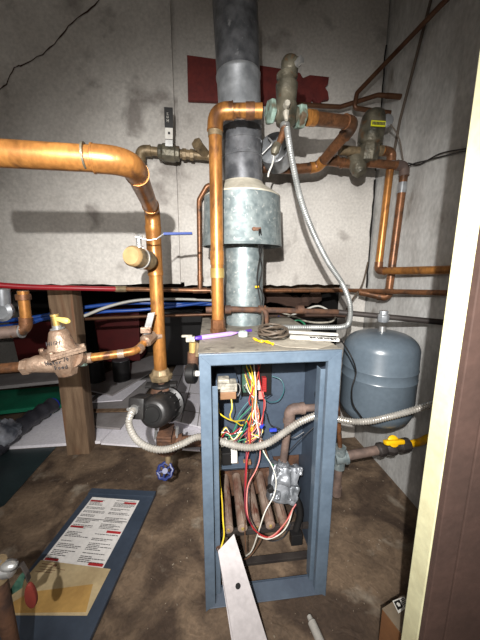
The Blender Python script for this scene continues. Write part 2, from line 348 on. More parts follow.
# control board, upper middle
bx0 = P(241, 366, Y=1.06).x; bx1 = P(272, 366, Y=1.06).x; bz1 = P(256, 366, Y=1.06).z+.02; bz0 = P(256, 396, Y=1.06).z
cb = MB(); cb.bb(bx0, bx1, 1.062, 1.085, bz0, bz1); cbo = cb.build('control_board', 'black', t, False, .002)
q = MB(); q.bb(bx0+.005, bx0+.035, 1.056, 1.063, bz0+.02, bz1-.01); q.build('circuit_board', 'pcb', cbo, False)
cs = MB(); 
for i in range(9): cs.bb(bx0+.008+random.random()*.02, bx0+.014+random.random()*.015, 1.05, 1.058, bz0+.03+i*.009, bz0+.035+i*.009)
cs.build('board_component', 'cream2', cbo, False)
q = MB(); q.bb(bx0+.058, bx0+.078, 1.046, 1.062, bz0+.032, bz0+.052); q.bb(bx0+.058, bx0+.078, 1.046, 1.062, bz0+.055, bz0+.072); q.build('white_connector', 'white', cbo, False, .002)
q = MB(); q.bb(bx0+.085, bx0+.102, 1.04, 1.062, bz0+.025, bz0+.085)
for i in range(6): q.bb(bx0+.087, bx0+.1, 1.036, 1.042, bz0+.029+i*.009, bz0+.034+i*.009)
q.build('red_terminal_block', 'w_red', cbo, False, .001)
# lower left relay module
a2 = P(227, 456, Y=.93)
q = MB(); q.box(a2+Vector((-.028, .01, 0)), (.012, .06, .085)); q.box(a2+Vector((.0, .02, .045)), (.075, .05, .006)); r0 = q.build('relay_base', 'cream2', t, False, .002)
MB().box(a2+Vector((-.002, 0, -.002)), (.034, .034, .05)).build('relay', 'black', r0, False, .003)
MB().box(a2+Vector((.026, .0, -.0)), (.024, .03, .045)).build('relay_cover', 'white', r0, False, .004)
MB().box(a2+Vector((.01, .02, -.045)), (.12, .06, .004)).build('relay_shelf', 'bluein', r0, False)
# wires
def wire(name, m, pts, r=.0022): return MB().tube(spline([P(p[0], p[1], Y=p[2]-(.03 if p[1] > 500 else 0)) for p in pts], 6), r*.78, 7).build(name, m, t)
W = lambda m, r, *pts: wire('wire', m, pts, r)
W('w_yel', .003, (218, 403, .92), (219, 412, .90), (226, 418, .90), (236, 422, .93), (243, 425, .96), (252, 412, .98))
W('w_yel', .003, (231, 396, .92), (232, 408, .90), (230, 416, .90), (234, 421, .92), (246, 420, .98))
W('w_blk', .0024, (215, 402, .95), (218, 408, .95), (222, 415, .96))
W('w_yel', .0028, (248, 358, 1.0), (252, 372, 1.0), (255, 388, .98), (256, 404, .97), (253, 418, .96), (249, 440, .95))
W('w_wht', .0028, (253, 356, 1.0), (255, 376, .99), (256, 395, .97), (255, 410, .96), (258, 430, .95), (263, 450, .93), (272, 466, .90), (276, 480, .88), (274, 495, .87), (265, 512, .87), (259, 530, .87), (252, 550, .88), (246, 556, .9))
W('w_red', .0028, (258, 358, 1.0), (259, 376, .99), (262, 392, .97), (264, 402, .96), (263, 416, .95), (262, 425, .95))
W('w_red', .0032, (247, 420, .95), (250, 430, .94), (250, 445, .93), (247, 460, .90), (246, 480, .88), (245, 500, .87), (249, 520, .87), (258, 533, .86), (272, 537, .86), (284, 525, .86), (291, 512, .87), (296, 504, .88))
W('w_mar', .0035, (248, 428, .95), (247, 444, .93), (246, 462, .90), (245, 485, .88), (246, 512, .87), (254, 530, .865))
W('w_blk', .0028, (262, 428, .95), (258, 446, .93), (254, 468, .90), (249, 482, .89), (249, 505, .87), (254, 524, .87), (268, 540, .87), (282, 538, .87), (291, 524, .88))
W('w_pnk', .0028, (256, 410, .96), (259, 430, .95), (260, 455, .92), (256, 470, .90), (248, 486, .88), (247, 510, .87), (252, 526, .87), (264, 537, .86), (275, 534, .86), (288, 519, .86), (293, 508, .87))
W('w_wht', .0028, (293, 508, .87), (288, 524, .86), (280, 534, .86), (268, 539, .86), (258, 536, .86))
W('w_brn', .0028, (262, 536, .87), (258, 545, .87), (250, 556, .88), (243, 560, .9))
W('w_grn', .003, (254, 404, .97), (246, 412, .96), (240, 418, .95), (233, 432, .94), (228, 440, .94))
W('w_grn', .003, (256, 408, .97), (248, 420, .96), (242, 434, .95), (238, 445, .95), (236, 458, .95))
W('w_tea', .003, (250, 400, .98), (243, 408, .97), (238, 416, .96), (236, 424, .96))
W('w_blk', .0035, (250, 412, .97), (244, 424, .96), (240, 436, .95), (234, 446, .94))
W('w_blk', .003, (247, 416, .98), (240, 430, .97), (238, 438, .96), (232, 442, .95))
W('w_org', .003, (253, 398, .97), (252, 412, .96), (249, 428, .95), (249, 438, .94), (250, 446, .93))
W('w_brn', .003, (257, 400, .97), (257, 416, .96), (259, 432, .95), (264, 446, .94), (268, 458, .93))
W('w_red', .0028, (255, 385, .98), (249, 400, .97), (252, 408, .97))
W('w_yel', .0026, (244, 358, 1.02), (248, 370, 1.01), (253, 380, 1.0), (254, 396, .98))
W('w_org', .0026, (262, 356, 1.02), (260, 366, 1.01), (257, 378, 1.0), (256, 390, .98))
W('w_pnk', .0026, (261, 388, 1.02), (264, 396, 1.0), (265, 406, .98), (262, 418, .97), (260, 424, .96))
W('w_blk', .0026, (244, 386, 1.03), (250, 396, .99), (262, 398, .98), (272, 394, 1.03))
W('w_wht', .0024, (246, 384, 1.03), (249, 392, 1.0), (254, 398, .98))
W('w_tea', .0024, (272, 376, 1.05), (281, 380, 1.03), (284, 390, 1.02), (279, 400, 1.02), (270, 402, 1.0), (264, 398, .98))
W('w_blk', .0026, (266, 412, .98), (270, 424, .97), (280, 429, .96), (292, 438, .95), (304, 432, .95))
W('w_blk', .0024, (318, 424, .93), (304, 436, .93), (292, 448, .93), (284, 458, .93), (279, 470, .92))
W('w_grn', .0024, (262, 450, .95), (268, 460, .95), (276, 468, .94), (280, 474, .93))
W('w_wht', .0024, (226, 438, .93), (230, 446, .92), (238, 443, .92), (246, 448, .92), (254, 444, .93))
W('w_red', .0028, (222, 437, .92), (226, 432, .92), (232, 434, .93), (240, 428, .94))
W('w_yel', .0034, (219, 462, .92), (220, 480, .90), (222, 500, .87), (223, 520, .84), (224, 535, .82), (221, 548, .80))
W('w_brn', .0028, (245, 520, .88), (245, 535, .88), (246, 552, .88))
cn = P(262, 426, Y=.95); MB().box(cn, (.02, .012, .01), frame((.3, -.2, 1))).build('wire_connector', 'w_blu', t, False, .002)
cn = P(273, 430, Y=.95); MB().box(cn, (.028, .012, .01)).build('wire_connector', 'w_blu', t, False, .002)
cn = P(261, 395, Y=.98); MB().box(cn, (.018, .012, .03)).build('wire_connector', 'w_pnk', t, False, .002)
cn = P(221, 548, Y=.79); MB().box(cn, (.03, .01, .018), frame((.4, -1, .2))).build('rusted_clip', 'iron', t, False, .002)
rw = random.Random(11)
for i in range(16):
    mm = rw.choice(['w_red', 'w_yel', 'w_grn', 'w_mar', 'w_blk', 'w_brn', 'w_org', 'w_pnk', 'w_tea', 'w_wht']); j = lambda a_: rw.uniform(-a_, a_)
    W(mm, .0022, (250+j(7), 372+j(6), 1.03), (253+j(3), 390, 1.0+j(.01)), (255+j(3), 404, .975+j(.01)), (256+j(4), 418, .965+j(.01)), (254+j(9), 430+j(3), .955), (248+j(16), 444+j(8), .945))
for i in range(6):
    mm = rw.choice(['w_red', 'w_yel', 'w_grn', 'w_wht', 'w_blk']); j = lambda a_: rw.uniform(-a_, a_)
    W(mm, .0022, (221+j(2), 436+j(4), .93), (227+j(3), 431+j(5), .93), (233+j(3), 437+j(4), .935), (240+j(3), 430+j(4), .95))
q = MB().box(P(247, 462, Y=.95), (.03, .02, .012)); q.box(P(236, 463, Y=.95), (.02, .02, .01)); q.build('terminal_strip', 'tan', t, False, .002)
# hole grommet in right inside wall
hk = P(318, 398, Y=.93); MB().lathe((X1-.004, .95, hk.z), (-1, 0, 0), [(0, .016), (.002, .016)], 16).build('knockout', 'black', t)

# ================================================================ FLUE
FX, FY = P(243.5, 250, Y=1.25).x, 1.25; FR = .088
t = thing('flue_pipe', 'round galvanised flue with flared draft hood rising from the boiler top', 'flue pipe', (FX, FY, HB+.004))
zz = lambda py, Y=FY-.08: P(243, py, Y=Y).z
zA = zz(240); 
MB().lathe((FX, FY, HB+.004), (0, 0, 1), [(0, FR), (zA-HB+.05, FR)], 48).build('lower_pipe', 'galv', t)
z0, z1, z2 = zz(244, 1.10), zz(189, 1.10), zz(180, 1.17)
hr0, hr1 = .172, .161; HX = FX-.006
h = MB().lathe((HX, FY, z0), (0, 0, 1), [(0, hr0-.004), (0, hr0), (.006, hr0+.002), (.01, hr0), (z1-z0, hr1), (z1-z0, hr1-.004), (0, hr0-.004)], 56, caps=False)
ho = h.build('draft_hood', 'galv', t)
MB().lathe((HX, FY, z0+.06), (0, 0, 1), [(0, hr0-.012), (.004, hr0-.012)], 48).build('hood_baffle', 'galvd', ho)
MB().lathe((HX, FY, z1-.002), (0, 0, 1), [(0, hr1+.001), (.006, hr1), (z2-z1, FR+.006), (z2-z1+.01, FR)], 56).build('hood_cone', 'cone', ho)
zc1, zc2, zc3, zc4 = zz(152), zz(112), zz(67), 2.78
FU = .083; TA = Vector((-.05, 0, 1)).normalized(); TO = lambda z_: Vector((FX-.002-.05*(z_-z2), FY, z_))
MB().lathe(TO(z2-.02), TA, [(0, FU), (zc1-z2+.02, FU), (zc1-z2+.022, FU+.003), (zc1-z2+.03, FU+.003), (zc1-z2+.032, FU-.001), (zc2-z2-.06, FU-.001), (zc2-z2-.058, FU+.002), (zc2-z2+.02, FU+.002)], 48).build('upper_pipe', 'galvd', t)
MB().lathe(TO(zc2-.03), TA, [(0, FU+.003), (.03, FU+.003), (.032, FU+.003), (zc3-zc2+.03, FU+.003), (zc3-zc2+.036, FU+.006), (zc3-zc2+.044, FU+.006), (zc3-zc2+.05, FU+.003)], 48).build('flue_joint', 'galvm', t)
MB().lathe(TO(zc3+.01), TA, [(0, FU+.003), (zc4-zc3, FU+.006)], 48).build('top_pipe', 'galvd', t)
s1 = P(257, 229, Y=1.082); bk = MB(); bk.box(s1, (.03, .006, .012)); bk.lathe(s1+Vector((-.012, 0, 0)), (0, -1, 0), [(0, .008), (.008, .007)], 12); bk.build('spill_sensor', 'iron', ho, True)
MB().tube(spline([s1+Vector((.012, -.004, 0)), P(262, 245, Y=1.11), P(259, 262, Y=1.14), P(257, 280, Y=1.15), P(260, 300, Y=1.15), P(263, 318, Y=1.13), P(266, 326, Y=1.12)], 6), .0028, 8).build('sensor_wire', 'black', t)
MB().tube(spline([s1+Vector((.008, -.004, 0)), P(259, 250, Y=1.11), P(262, 268, Y=1.14), P(259, 284, Y=1.15), P(264, 298, Y=1.15), P(261, 318, Y=1.13)], 6), .0028, 8).build('sensor_wire', 'black', t)
MB().lathe(P(255, 287, Y=1.155), (1, 0, .1), [(0, .005), (.02, .004)], 8).build('wire_nut', 'yellow', t)

# ================================================================ LEFT SUPPLY PIPE (thick copper) with its valves
r = .0265; YP = 1.15; YH = .66
A = [P(-60, 150, Y=YH-.02), P(112, 158, Y=YH+.02), P(131, 163, Y=YH+.06)]
p0 = P(-60, 150, Y=YH); p1 = P(131, 161, Y=YH+.03); p2 = P(153, 213, Y=YP-.02); p3 = P(156, 260, Y=YP); p4 = P(161, 376, Y=YP)
p2 = Vector((p4.x+.001, YP, P(153, 210, Y=YP).z)); 
t = thing('copper_supply_pipe', 'thick copper pipe entering from the left edge and dropping to the black pump', 'copper pipe', (p4.x, YP, p4.z))
MB().tube([p0]+fillet([p0, p1, p2, p4], .05, 10)[1:], r, 24).build('pipe', 'copper', t)
def ell(a, b, c, rr, R, name, m, par, k=10):
    q = fillet([a, b, c], R, k)[1:-1]; d0 = (q[0]-q[1]).normalized(); d1 = (q[-1]-q[-2]).normalized()
    q = [q[0]+d0*.018]+q+[q[-1]+d1*.018]
    e = MB().tube(q, rr, 24); e.lathe(q[0], d0, [(-.004, rr*1.05), (0, rr*1.05), (.001, rr*.97)], 24); e.lathe(q[-1], d1, [(-.004, rr*1.05), (0, rr*1.05), (.001, rr*.97)], 24)
    return e.build(name, m, par)
ell(p0, p1, p2, r*1.09, .06, 'elbow', 'copper', t); ell(p1, p2, p4, r*1.09, .05, 'elbow', 'copper', t)
cpos = P(85, 156, Y=YH+.015); collar(cpos, p1-p0, r*1.015, .004).build('coupling', 'bronze', t)
tz1 = P(155, 226, Y=YP).z; tz0 = P(157, 276, Y=YP).z; px_ = p4.x
MB().lathe((px_, YP, tz0), (0, 0, 1), [(0, r), (.002, r*1.14), (.022, r*1.14), (.024, r*1.09), (tz1-tz0-.024, r*1.09), (tz1-tz0-.022, r*1.14), (tz1-tz0, r*1.14), (tz1-tz0+.002, r)], 24).build('tee', 'copper', t)
# capped ball valve on the tee
vb = P(154, 262, Y=YP-.03); vc = P(132, 256, Y=.98)
d = (vc-vb).normalized(); L = (vc-vb).length
t2 = thing('ball_valve', 'capped brass ball valve with blue lever on the thick vertical copper pipe', 'valve', vb, None)
MB().lathe(vb, d, [(0, .016), (L*.15, .016), (L*.16, .027), (L*.3, .03), (L*.32, .036), (L*.62, .036), (L*.64, .030), (L*.66, .036), (L*.97, .035)], 20).build('valve_body', 'brass', t2)
collar(vb+d*L*.66, d, .039, .006).build('union_ring', 'steel', t2)
MB().lathe(vc-d*.008, d, [(0, .035), (.006, .035), (.012, .031), (.016, .029)], 28).build('cap', 'cap', t2)
st = P(139, 243, Y=1.03); MB().lathe(st+Vector((0, 0, -.03)), (0, 0, 1), [(0, .014), (.02, .014), (.022, .009), (.045, .009)], 14).build('stem', 'steel', t2)
st2 = st+Vector((0, 0, .012)); hpts = [P(136, 237, Y=1.01), P(150, 240.5, Y=1.02), P(157, 239, Y=1.02), P(164, 234, Y=1.03), P(192, 233.5, Y=1.06)]
def strap(pts, wv, th, name, m, par):
    wv = Vector(wv); mb = MB()
    for a_, b_ in zip(pts, pts[1:]):
        n = (b_-a_).cross(wv).normalized()*th/2; e_ = (b_-a_).normalized()*.001
        mb.prism([a_-wv/2-n-e_, a_+wv/2-n-e_, b_+wv/2-n+e_, b_-wv/2-n+e_], n*2)
    return mb.build(name, m, par, False, .0006)
hd = strap(hpts[:4], (0, .018, .0), .003, 'handle', 'steel', t2); strap(hpts[3:], (0, .02, .0), .008, 'grip', 'bluegrip', hd)
MB().lathe(P(140, 237, Y=1.015), (0, 0, 1), [(-.004, .009), (.007, .008)], 6).build('handle_nut', 'steel', hd)
# small ball valve and the branch to the pressure reducer
bv = P(149, 338, Y=YP-.045); b2 = P(142, 347, Y=1.06); b3 = P(136, 351, Y=1.03); b4 = P(118, 354, Y=1.01); b5 = P(80, 359, Y=.99)
t2 = thing('branch_pipe', 'thin copper branch between the vertical pipe and the pressure reducing valve', 'copper pipe', b5)
MB().tube([bv]+fillet([bv, b3, b4, b5], .05, 8)[1:], .0145, 18).build('pipe', 'copper', t2)
collar(P(121, 353.7, Y=1.012), b4-b5, .016, .022).build('solder_coupling', 'castb', t2); collar(P(140, 348.5, Y=1.045), b3-bv, .0165, .018).build('solder_coupling', 'castb', t2)
collar(P(89, 358, Y=.993), b4-b5, .0185, .02).build('threaded_adapter', 'castb', t2)
t2 = thing('ball_valve', 'small brass ball valve with upright silver lever where the branch leaves the pipe', 'valve', bv)
bm_ = MB().lathe(bv+Vector((.012, .01, .012)), b3-bv, [(0, .018), (.006, .026), (.05, .025), (.056, .018)], 8); bm_.lathe(bv+Vector((-.006, -.012, .0)), (-.3, -1, .3), [(0, .016), (.02, .014)], 8)
bm_.lathe(bv+Vector((.025, .02, .0)), (1, .6, 0), [(-.02, .012), (.02, .012)], 12)
bm_.build('valve_body', 'castb', t2)
hd = strap([P(147, 334, Y=1.065), P(148, 327, Y=1.06), P(150.5, 317, Y=1.06), P(151.5, 313, Y=1.06)], (.026, 0, .004), .003, 'lever', 'steel', t2)
wg = P(146, 330, Y=1.06); MB().box(wg, (.038, .02, .022)).build('wing_stop', 'castb', t2, False, .003)

# ================================================================ PRESSURE REDUCING VALVE
pc = P(63, 352, Y=.95); k = .95/277
t2 = thing('pressure_reducing_valve', 'bell-shaped cast bronze pressure reducing valve with handwriting and yellow lever', 'valve', pc+Vector((0, 0, -.08)))
up = Vector((-.10, 0, 1)).normalized(); U = lambda s: pc+up*s
bod = MB().lathe(U(-.085), up, [(0, .018), (.006, .030), (.03, .038), (.055, .046), (.078, .05)], 8)
bod.build('valve_body', 'castb', t2, True, .002)
fl = MB(); ud, uw = Vector((1, 0, .10)).normalized(), Vector((0, 1, 0))
poly = []
for i in range(24):
    a_ = 2*PI*i/24; rr = .054+.020*abs(math.cos(a_*2))**4; poly.append(U(-.006)+ud*rr*math.cos(a_)+uw*rr*math.sin(a_))
fl.prism(poly, up*.009); fl.prism([p+up*.010 for p in poly], up*.008); fl.build('flange', 'castb', t2, True)
for a_ in (0, PI/2, PI, 3*PI/2):
    MB().lathe(U(.012)+ud*.065*math.cos(a_)+uw*.065*math.sin(a_), up, [(0, .008), (.006, .008), (.008, .006)], 6).build('flange_bolt', 'castb', t2)
MB().lathe(U(.012), up, [(0, .046), (.008, .041), (.04, .033), (.060, .027), (.065, .022), (.068, .012)], 28).build('bonnet', 'castb', t2)
MB().lathe(U(.079), up, [(0, .022), (.003, .022), (.005, .014), (.012, .014)], 14).build('lock_nut', 'steel', t2)
MB().lathe(U(.086), up, [(0, .010), (.034, .010), (.036, .013), (.042, .013)], 14).build('adjusting_screw', 'ybrass', t2)
hA = U(.115)+Vector((.004, -.006, 0)); hB = P(69, 321.5, Y=.93)
MB().tube([hA+(hB-hA)*i/8 for i in range(9)], [.005, .007, .008, .008, .009, .010, .010, .010, .006], 12).build('lever', mat('pale_yellow_lever', S(238, 214, 120), .4), t2)
pl = P(38, 363, Y=.93); pr = P(80, 359, Y=.99)
b = MB().tube([U(-.03)+Vector((-.03, 0, -.006)), P(36, 364, Y=.93), P(28, 366, Y=.93)], [.034, .028, .022], 20); b.tube([U(-.02)+Vector((.03, 0, 0)), P(81, 359, Y=.98)], [.034, .024], 20); b.build('side_port', 'castb', t2)
collar(P(82, 358.8, Y=.985), b4-b5, .027, .024).build('union_nut', 'patina', t2)
MB().lathe(P(30, 366, Y=.93), Vector((-1, 0, -.08)), [(0, .027), (.02, .027), (.022, .02)], 6).build('hex_union', 'castb', t2)
# handwriting (felt pen)
def pen(strokes, o, ex, ey, s, par, m='print'):
    mb = MB()
    for stq in strokes: mb.tube([o+ex*(p[0]*s)+ey*(p[1]*s) for p in stq], s*.09, 5)
    return mb.build('handwriting', m, par)
LT = {'H': [[(0, 0), (0, 1)], [(.6, 0), (.6, 1)], [(0, .5), (.6, .5)]], 'I': [[(.3, 0), (.3, 1)]], 'G': [[(.6, .9), (.1, .8), (0, .3), (.3, 0), (.6, .2), (.6, .45), (.35, .45)]],
 'W': [[(0, 1), (.15, 0), (.35, .7), (.55, 0), (.7, 1)]], 'a': [[(.5, .5), (.1, .5), (0, .2), (.2, 0), (.5, .2), (.5, .5), (.55, 0)]], 't': [[(.25, .9), (.25, .1), (.45, 0)], [(0, .6), (.5, .6)]],
 'e': [[(0, .3), (.5, .35), (.4, .6), (.1, .5), (0, .2), (.2, 0), (.5, .1)]], 'r': [[(0, .6), (.05, 0)], [(.05, .4), (.4, .6)]], 'F': [[(0, 0), (0, 1), (.55, 1)], [(0, .5), (.45, .5)]], 'd': [[(.5, 1), (.5, 0), (.1, 0), (0, .3), (.2, .5), (.5, .4)]],
 '7': [[(0, 1), (.5, 1), (.2, 0)]], '0': [[(.25, 1), (0, .5), (.25, 0), (.5, .5), (.25, 1)]]}
def text_strokes(word):
    out = []
    for i, ch in enumerate(word):
        if ch in LT: out += [[(x+i*.8, y) for x, y in st_] for st_ in LT[ch]]
    return out
dcam = Vector((0, -1, 0))
def on_cone(py, xs, radius): 
    return None
pen(text_strokes('HIGH'), U(.034)+ud*-.024+dcam*.0375, (ud+Vector((0, 0, .0))).normalized(), (up*1+Vector((0, .22, 0))).normalized(), .013, t2)
pen(text_strokes('Water'), U(-.026)+ud*-.036+dcam*.047, ud, up, .0135, t2); pen(text_strokes('70'), U(-.020)+ud*.020+dcam*.0475, ud, up, .012, t2)
pen(text_strokes('Feed'), U(-.045)+ud*-.012+dcam*.043, ud, up, .0125, t2)
t2 = one('copper_feed_pipe', MB().tube([P(-30, 371, Y=.93), P(29, 366, Y=.93)], .0165, 18), 'copper2', 'dull pinkish copper pipe entering the pressure reducing valve from the left edge', 'copper pipe')

# ================================================================ CIRCULATOR PUMP
fx, fy = p4.x, YP
t = thing('circulator_pump', 'black circulator pump with rusty flanged body below the thick copper pipe', 'pump', (fx, fy, P(166, 450, Y=YP).z))
zf = P(160, 372, Y=YP).z
MB().lathe((fx, fy, zf-.036), (0, 0, 1), [(0, .030), (.004, .046), (.026, .050), (.03, .040), (.05, .034), (.052, r)], 8).build('pipe_flange', 'brass', t, True, .002)
MB().lathe((fx, fy, zf-.055), (0, 0, 1), [(0, .016), (.02, .016)], 14).build('flange_neck', 'iron', t)
fo = MB(); fo.lathe((fx, fy, zf-.062), (0, 0, 1), [(0, .045), (.012, .045)], 18); fo.box((fx, fy, zf-.056), (.13, .045, .012)); fo.build('flange', 'blackp', t, True, .002)
mc = P(168, 404, Y=1.13); me_ = P(152, 414.5, Y=.985); ax = (me_-mc).normalized(); L = (me_-mc).length
mt = MB().lathe(mc-ax*.02, ax, [(0, .060), (.02, .074), (.035, .074), (.04, .060), (L*.55, .060), (L*.56, .063), (L*.9, .061), (L+.01, .054), (L+.018, .044)], 32)
mo = mt.build('motor', 'blackp', t)
MB().lathe(me_-ax*.004, ax, [(0, .040), (.003, .038), (.003, .030), (.006, .028)], 28).build('end_cap', 'black', mo)
fn = MB()
for i in range(14):
    a_ = 2*PI*i/14; u_, w_ = orth(ax); rd = u_*math.cos(a_)+w_*math.sin(a_); fn.box(mc+ax*L*.3+rd*.062, (.004, .008, L*.4), frame(ax, rd))
fn.build('cooling_fins', 'blackp', mo, False)
jb = P(141, 406, Y=1.03); MB().box(jb, (.062, .08, .085), frame(ax)).build('junction_box', 'blackp', mo, True, .008)
vl = MB().lathe((fx+.004, fy, zf-.06), (0, 0, -1), [(0, .03), (.02, .05), (.08, .055), (.12, .045), (.125, .03)], 20)
vl.build('volute', 'iron', t)
zl = P(164, 432, Y=YP).z
lf = MB(); R = frame((.12, 0, 1)); lf.box((fx+.01, fy-.01, zl+.012), (.11, .06, .01), R); lf.box((fx+.01, fy-.01, zl-.003), (.11, .06, .01), R); 
lf.build('lower_flange', 'iron', t, True, .002)
for s in (-.045, .045): MB().lathe((fx+.01+s, fy-.015, zl-.02), (.12, 0, 1), [(0, .007), (.05, .007)], 6).build('flange_bolt', 'steel', t)
zb_ = P(166, 449, Y=YP).z
tee = thing('iron_tee', 'rusty iron tee under the pump with a pipe running into the boiler', 'pipe fitting', (fx, fy, zb_))
q = MB().lathe((fx+.012, fy, zb_-.01), (0, 0, 1), [(0, .040), (.004, .046), (zl-zb_, .048), (zl-zb_+.004, .042)], 20); q.lathe((fx+.012, fy, zb_+.03), (1, 0, 0), [(0, .033), (.05, .033), (.054, .036), (.066, .036)], 20); q.build('tee_body', 'iron', tee)
MB().tube([(fx+.06, fy, zb_+.03), (X0+.03, fy, zb_+.03)], .026, 18).build('pipe', 'iron', tee)
dv = thing('drain_valve', 'small drain valve with blue round handwheel hanging under the rusty tee', 'valve', (fx+.012, fy, zb_-.08))
MB().lathe((fx+.012, fy, zb_-.005), (0, 0, -1), [(0, .018), (.02, .018), (.024, .012), (.04, .014), (.06, .014), (.062, .009), (.075, .009)], 12).build('valve_body', 'brass', dv)
hw = P(165, 471, Y=fy-.02); axw = Vector((0.12, -.75, .60)).normalized(); u_, w_ = orth(axw)
wh = MB(); wh.lathe(hw, axw, [(-.006, .012), (.008, .012)], 14)
ring = [hw+(u_*math.cos(2*PI*i/40)+w_*math.sin(2*PI*i/40))*(.031+.0025*math.cos(8*2*PI*i/40)) for i in range(41)]
wh.tube(ring, .007, 8)
for i in range(5):
    a_ = 2*PI*i/5; wh.tube([hw, hw+(u_*math.cos(a_)+w_*math.sin(a_))*.03], .005, 6)
wh.build('handwheel', 'bluewheel', dv)

# armoured conduit from the pump into the boiler and out on the right
cp = [P(135, 408, Y=1.0), P(131, 414, Y=.96), P(129, 425, Y=.93), P(137, 440, Y=.90), P(152, 448.5, Y=.89), P(168, 449, Y=.89), P(182, 444, Y=.89), P(198, 437, Y=.90), P(216, 440, Y=.89), P(232, 445, Y=.87), P(250, 447.5, Y=.86), P(268, 443, Y=.86), P(285, 432, Y=.865), P(300, 422, Y=.875), P(318, 415, Y=.89)]
t = thing('armoured_conduit', 'ribbed armoured conduit curling from the pump through the boiler compartment', 'conduit', cp[4])
corrug(spline(cp+[P(328, 415, Y=.92)], 10), .0105, .0090, .24).build('conduit', 'armor', t)
dcp = (cp[0]-cp[1]).normalized(); cm = MB().lathe(cp[0]-dcp*.02, dcp, [(0, .017), (.018, .017), (.02, .02), (.03, .02)], 14); cm.lathe(cp[0]+Vector((-.012, -.01, .005)), (-.5, -1, .2), [(0, .006), (.016, .006)], 8); cm.build('connector', 'steel', t)
cp = [P(337, 419, Y=.98), P(352, 421.5, Y=.93), P(370, 421, Y=.91), P(392, 416, Y=.90), P(412, 410.5, Y=.88), P(436, 403, Y=.86), P(470, 392, Y=.80)]
cp[0].x = max(cp[0].x, X1+.004)
one('armoured_conduit', corrug(spline(cp, 10), .0105, .0090, .24), 'armor', 'ribbed armoured conduit leaving the right side of the boiler past the grey tank', 'conduit')

# ================================================================ MIDDLE RISER and air separator
YR = 1.06; rx = P(217, 250, Y=YR).x
rt = P(215, 111, Y=YR).z; r2 = .0235
a0 = Vector((rx, YR, rt)); a1 = P(262, 111, Y=YR-.015)
t = thing('copper_riser', 'tall copper riser standing on the boiler top in front of the flue', 'copper pipe', (rx, YR, HB+.004))
MB().tube(fillet([(rx, YR, HB+.03), a0, a1], .04, 8), r2, 24).build('pipe', 'copper', t)
ell(Vector((rx, YR, HB)), a0, a1, r2*1.15, .045, 'elbow', 'copper', t)
MB().lathe((rx, YR, HB+.005), (0, 0, 1), [(0, .031), (.014, .031), (.016, .028), (.05, .028), (.052, r2)], 8).build('threaded_adapter', 'copper2', t)
for py in (258, 273): collar(Vector((rx, YR, P(217, py, Y=YR).z)), (0, 0, 1), r2*1.1, .05 if py == 258 else .035).build('coupling', 'copper' if py == 258 else 'ybrass', t)
collar(Vector((rx, YR, P(217, 130, Y=YR).z)), (0, 0, 1), r2*1.08, .045).build('brass_label_band', 'brass', t)
collar(P(250, 111, Y=YR-.01), a1-a0, r2*1.13, .03).build('coupling', 'copper2', t)
# separator
sc = P(286, 113, Y=YR+.0); 
t = thing('relief_valve', 'upright tarnished bronze air and relief valve with verdigris unions above the steel hose', 'valve', sc+Vector((0, 0, -.03)))
zS = lambda py: P(286, py, Y=YR).z-sc.z
MB().lathe(sc, (0, 0, 1), [(zS(128), .018), (zS(124), .034), (zS(106), .038), (zS(103), .034), (zS(95), .036), (zS(85), .038), (zS(84), .032), (zS(80), .030), (zS(78), .036), (zS(75), .036), (zS(73), .028)], 20).build('valve_body', 'bronze', t)
MB().lathe(sc+Vector((0, 0, 0)), (.06, 0, 1), [(zS(75), .026), (zS(70), .030), (zS(62), .030), (zS(58), .024), (zS(56), .014)], 16).build('bonnet', 'bronze', t, True)
tc_ = P(288, 60, Y=YR); q = MB().tube(fillet([P(284, 64, Y=YR), P(288, 60, Y=YR), P(300, 62, Y=YR-.03)], .01, 4), .013, 12); q.build('outlet_arm', 'bronze', t); MB().lathe(P(299, 61.5, Y=YR-.03), (.5, -.8, .1), [(-.01, .012), (.012, .012), (.014, .008)], 12).build('outlet_cap', 'steel', t)
MB().lathe(P(286, 106, Y=YR-.035), (0, -1, 0), [(0, .012), (.012, .012), (.02, .009)], 8).build('white_plug', 'cream2', t)
MB().lathe(P(286, 112, Y=YR-.03), (0, -.3, -1), [(0, .011), (.03, .006)], 8).build('plug_stem', 'cream2', t)
dr = (P(310, 118, Y=YR+.03)-P(262, 111, Y=YR-.01)).normalized()
MB().tube([P(270, 112, Y=YR), P(302, 116, Y=YR+.02)], .026, 18).build('body_tube', 'bronze', t)
for (px, py, yy, ww) in ((270.5, 112, YR-.005, .018), (300, 117, YR+.015, .026)):
    MB().lathe(P(px, py, Y=yy)-dr*ww/2, dr, [(0, .036), (.003, .040), (ww-.003, .040), (ww, .036)], 6, .3).build('union_nut', 'patina', t, True, .003)
MB().tube([P(285, 126, Y=YR-.01), P(282, 136, Y=YR-.01), P(277, 148, Y=YR-.01)], [.014, .012, .011], 10).build('drain_spout', 'copper2', t)
MB().lathe(P(276, 148, Y=YR-.02), (-.4, 0, -1), [(-.015, .014), (.012, .016), (.022, .010)], 8).build('spout_tip', 'bronze', t)
MB().lathe(P(285, 126, Y=YR-.012), (-.1, -.2, -1), [(-.006, .018), (.008, .018)], 16).build('washer', 'steel', t)
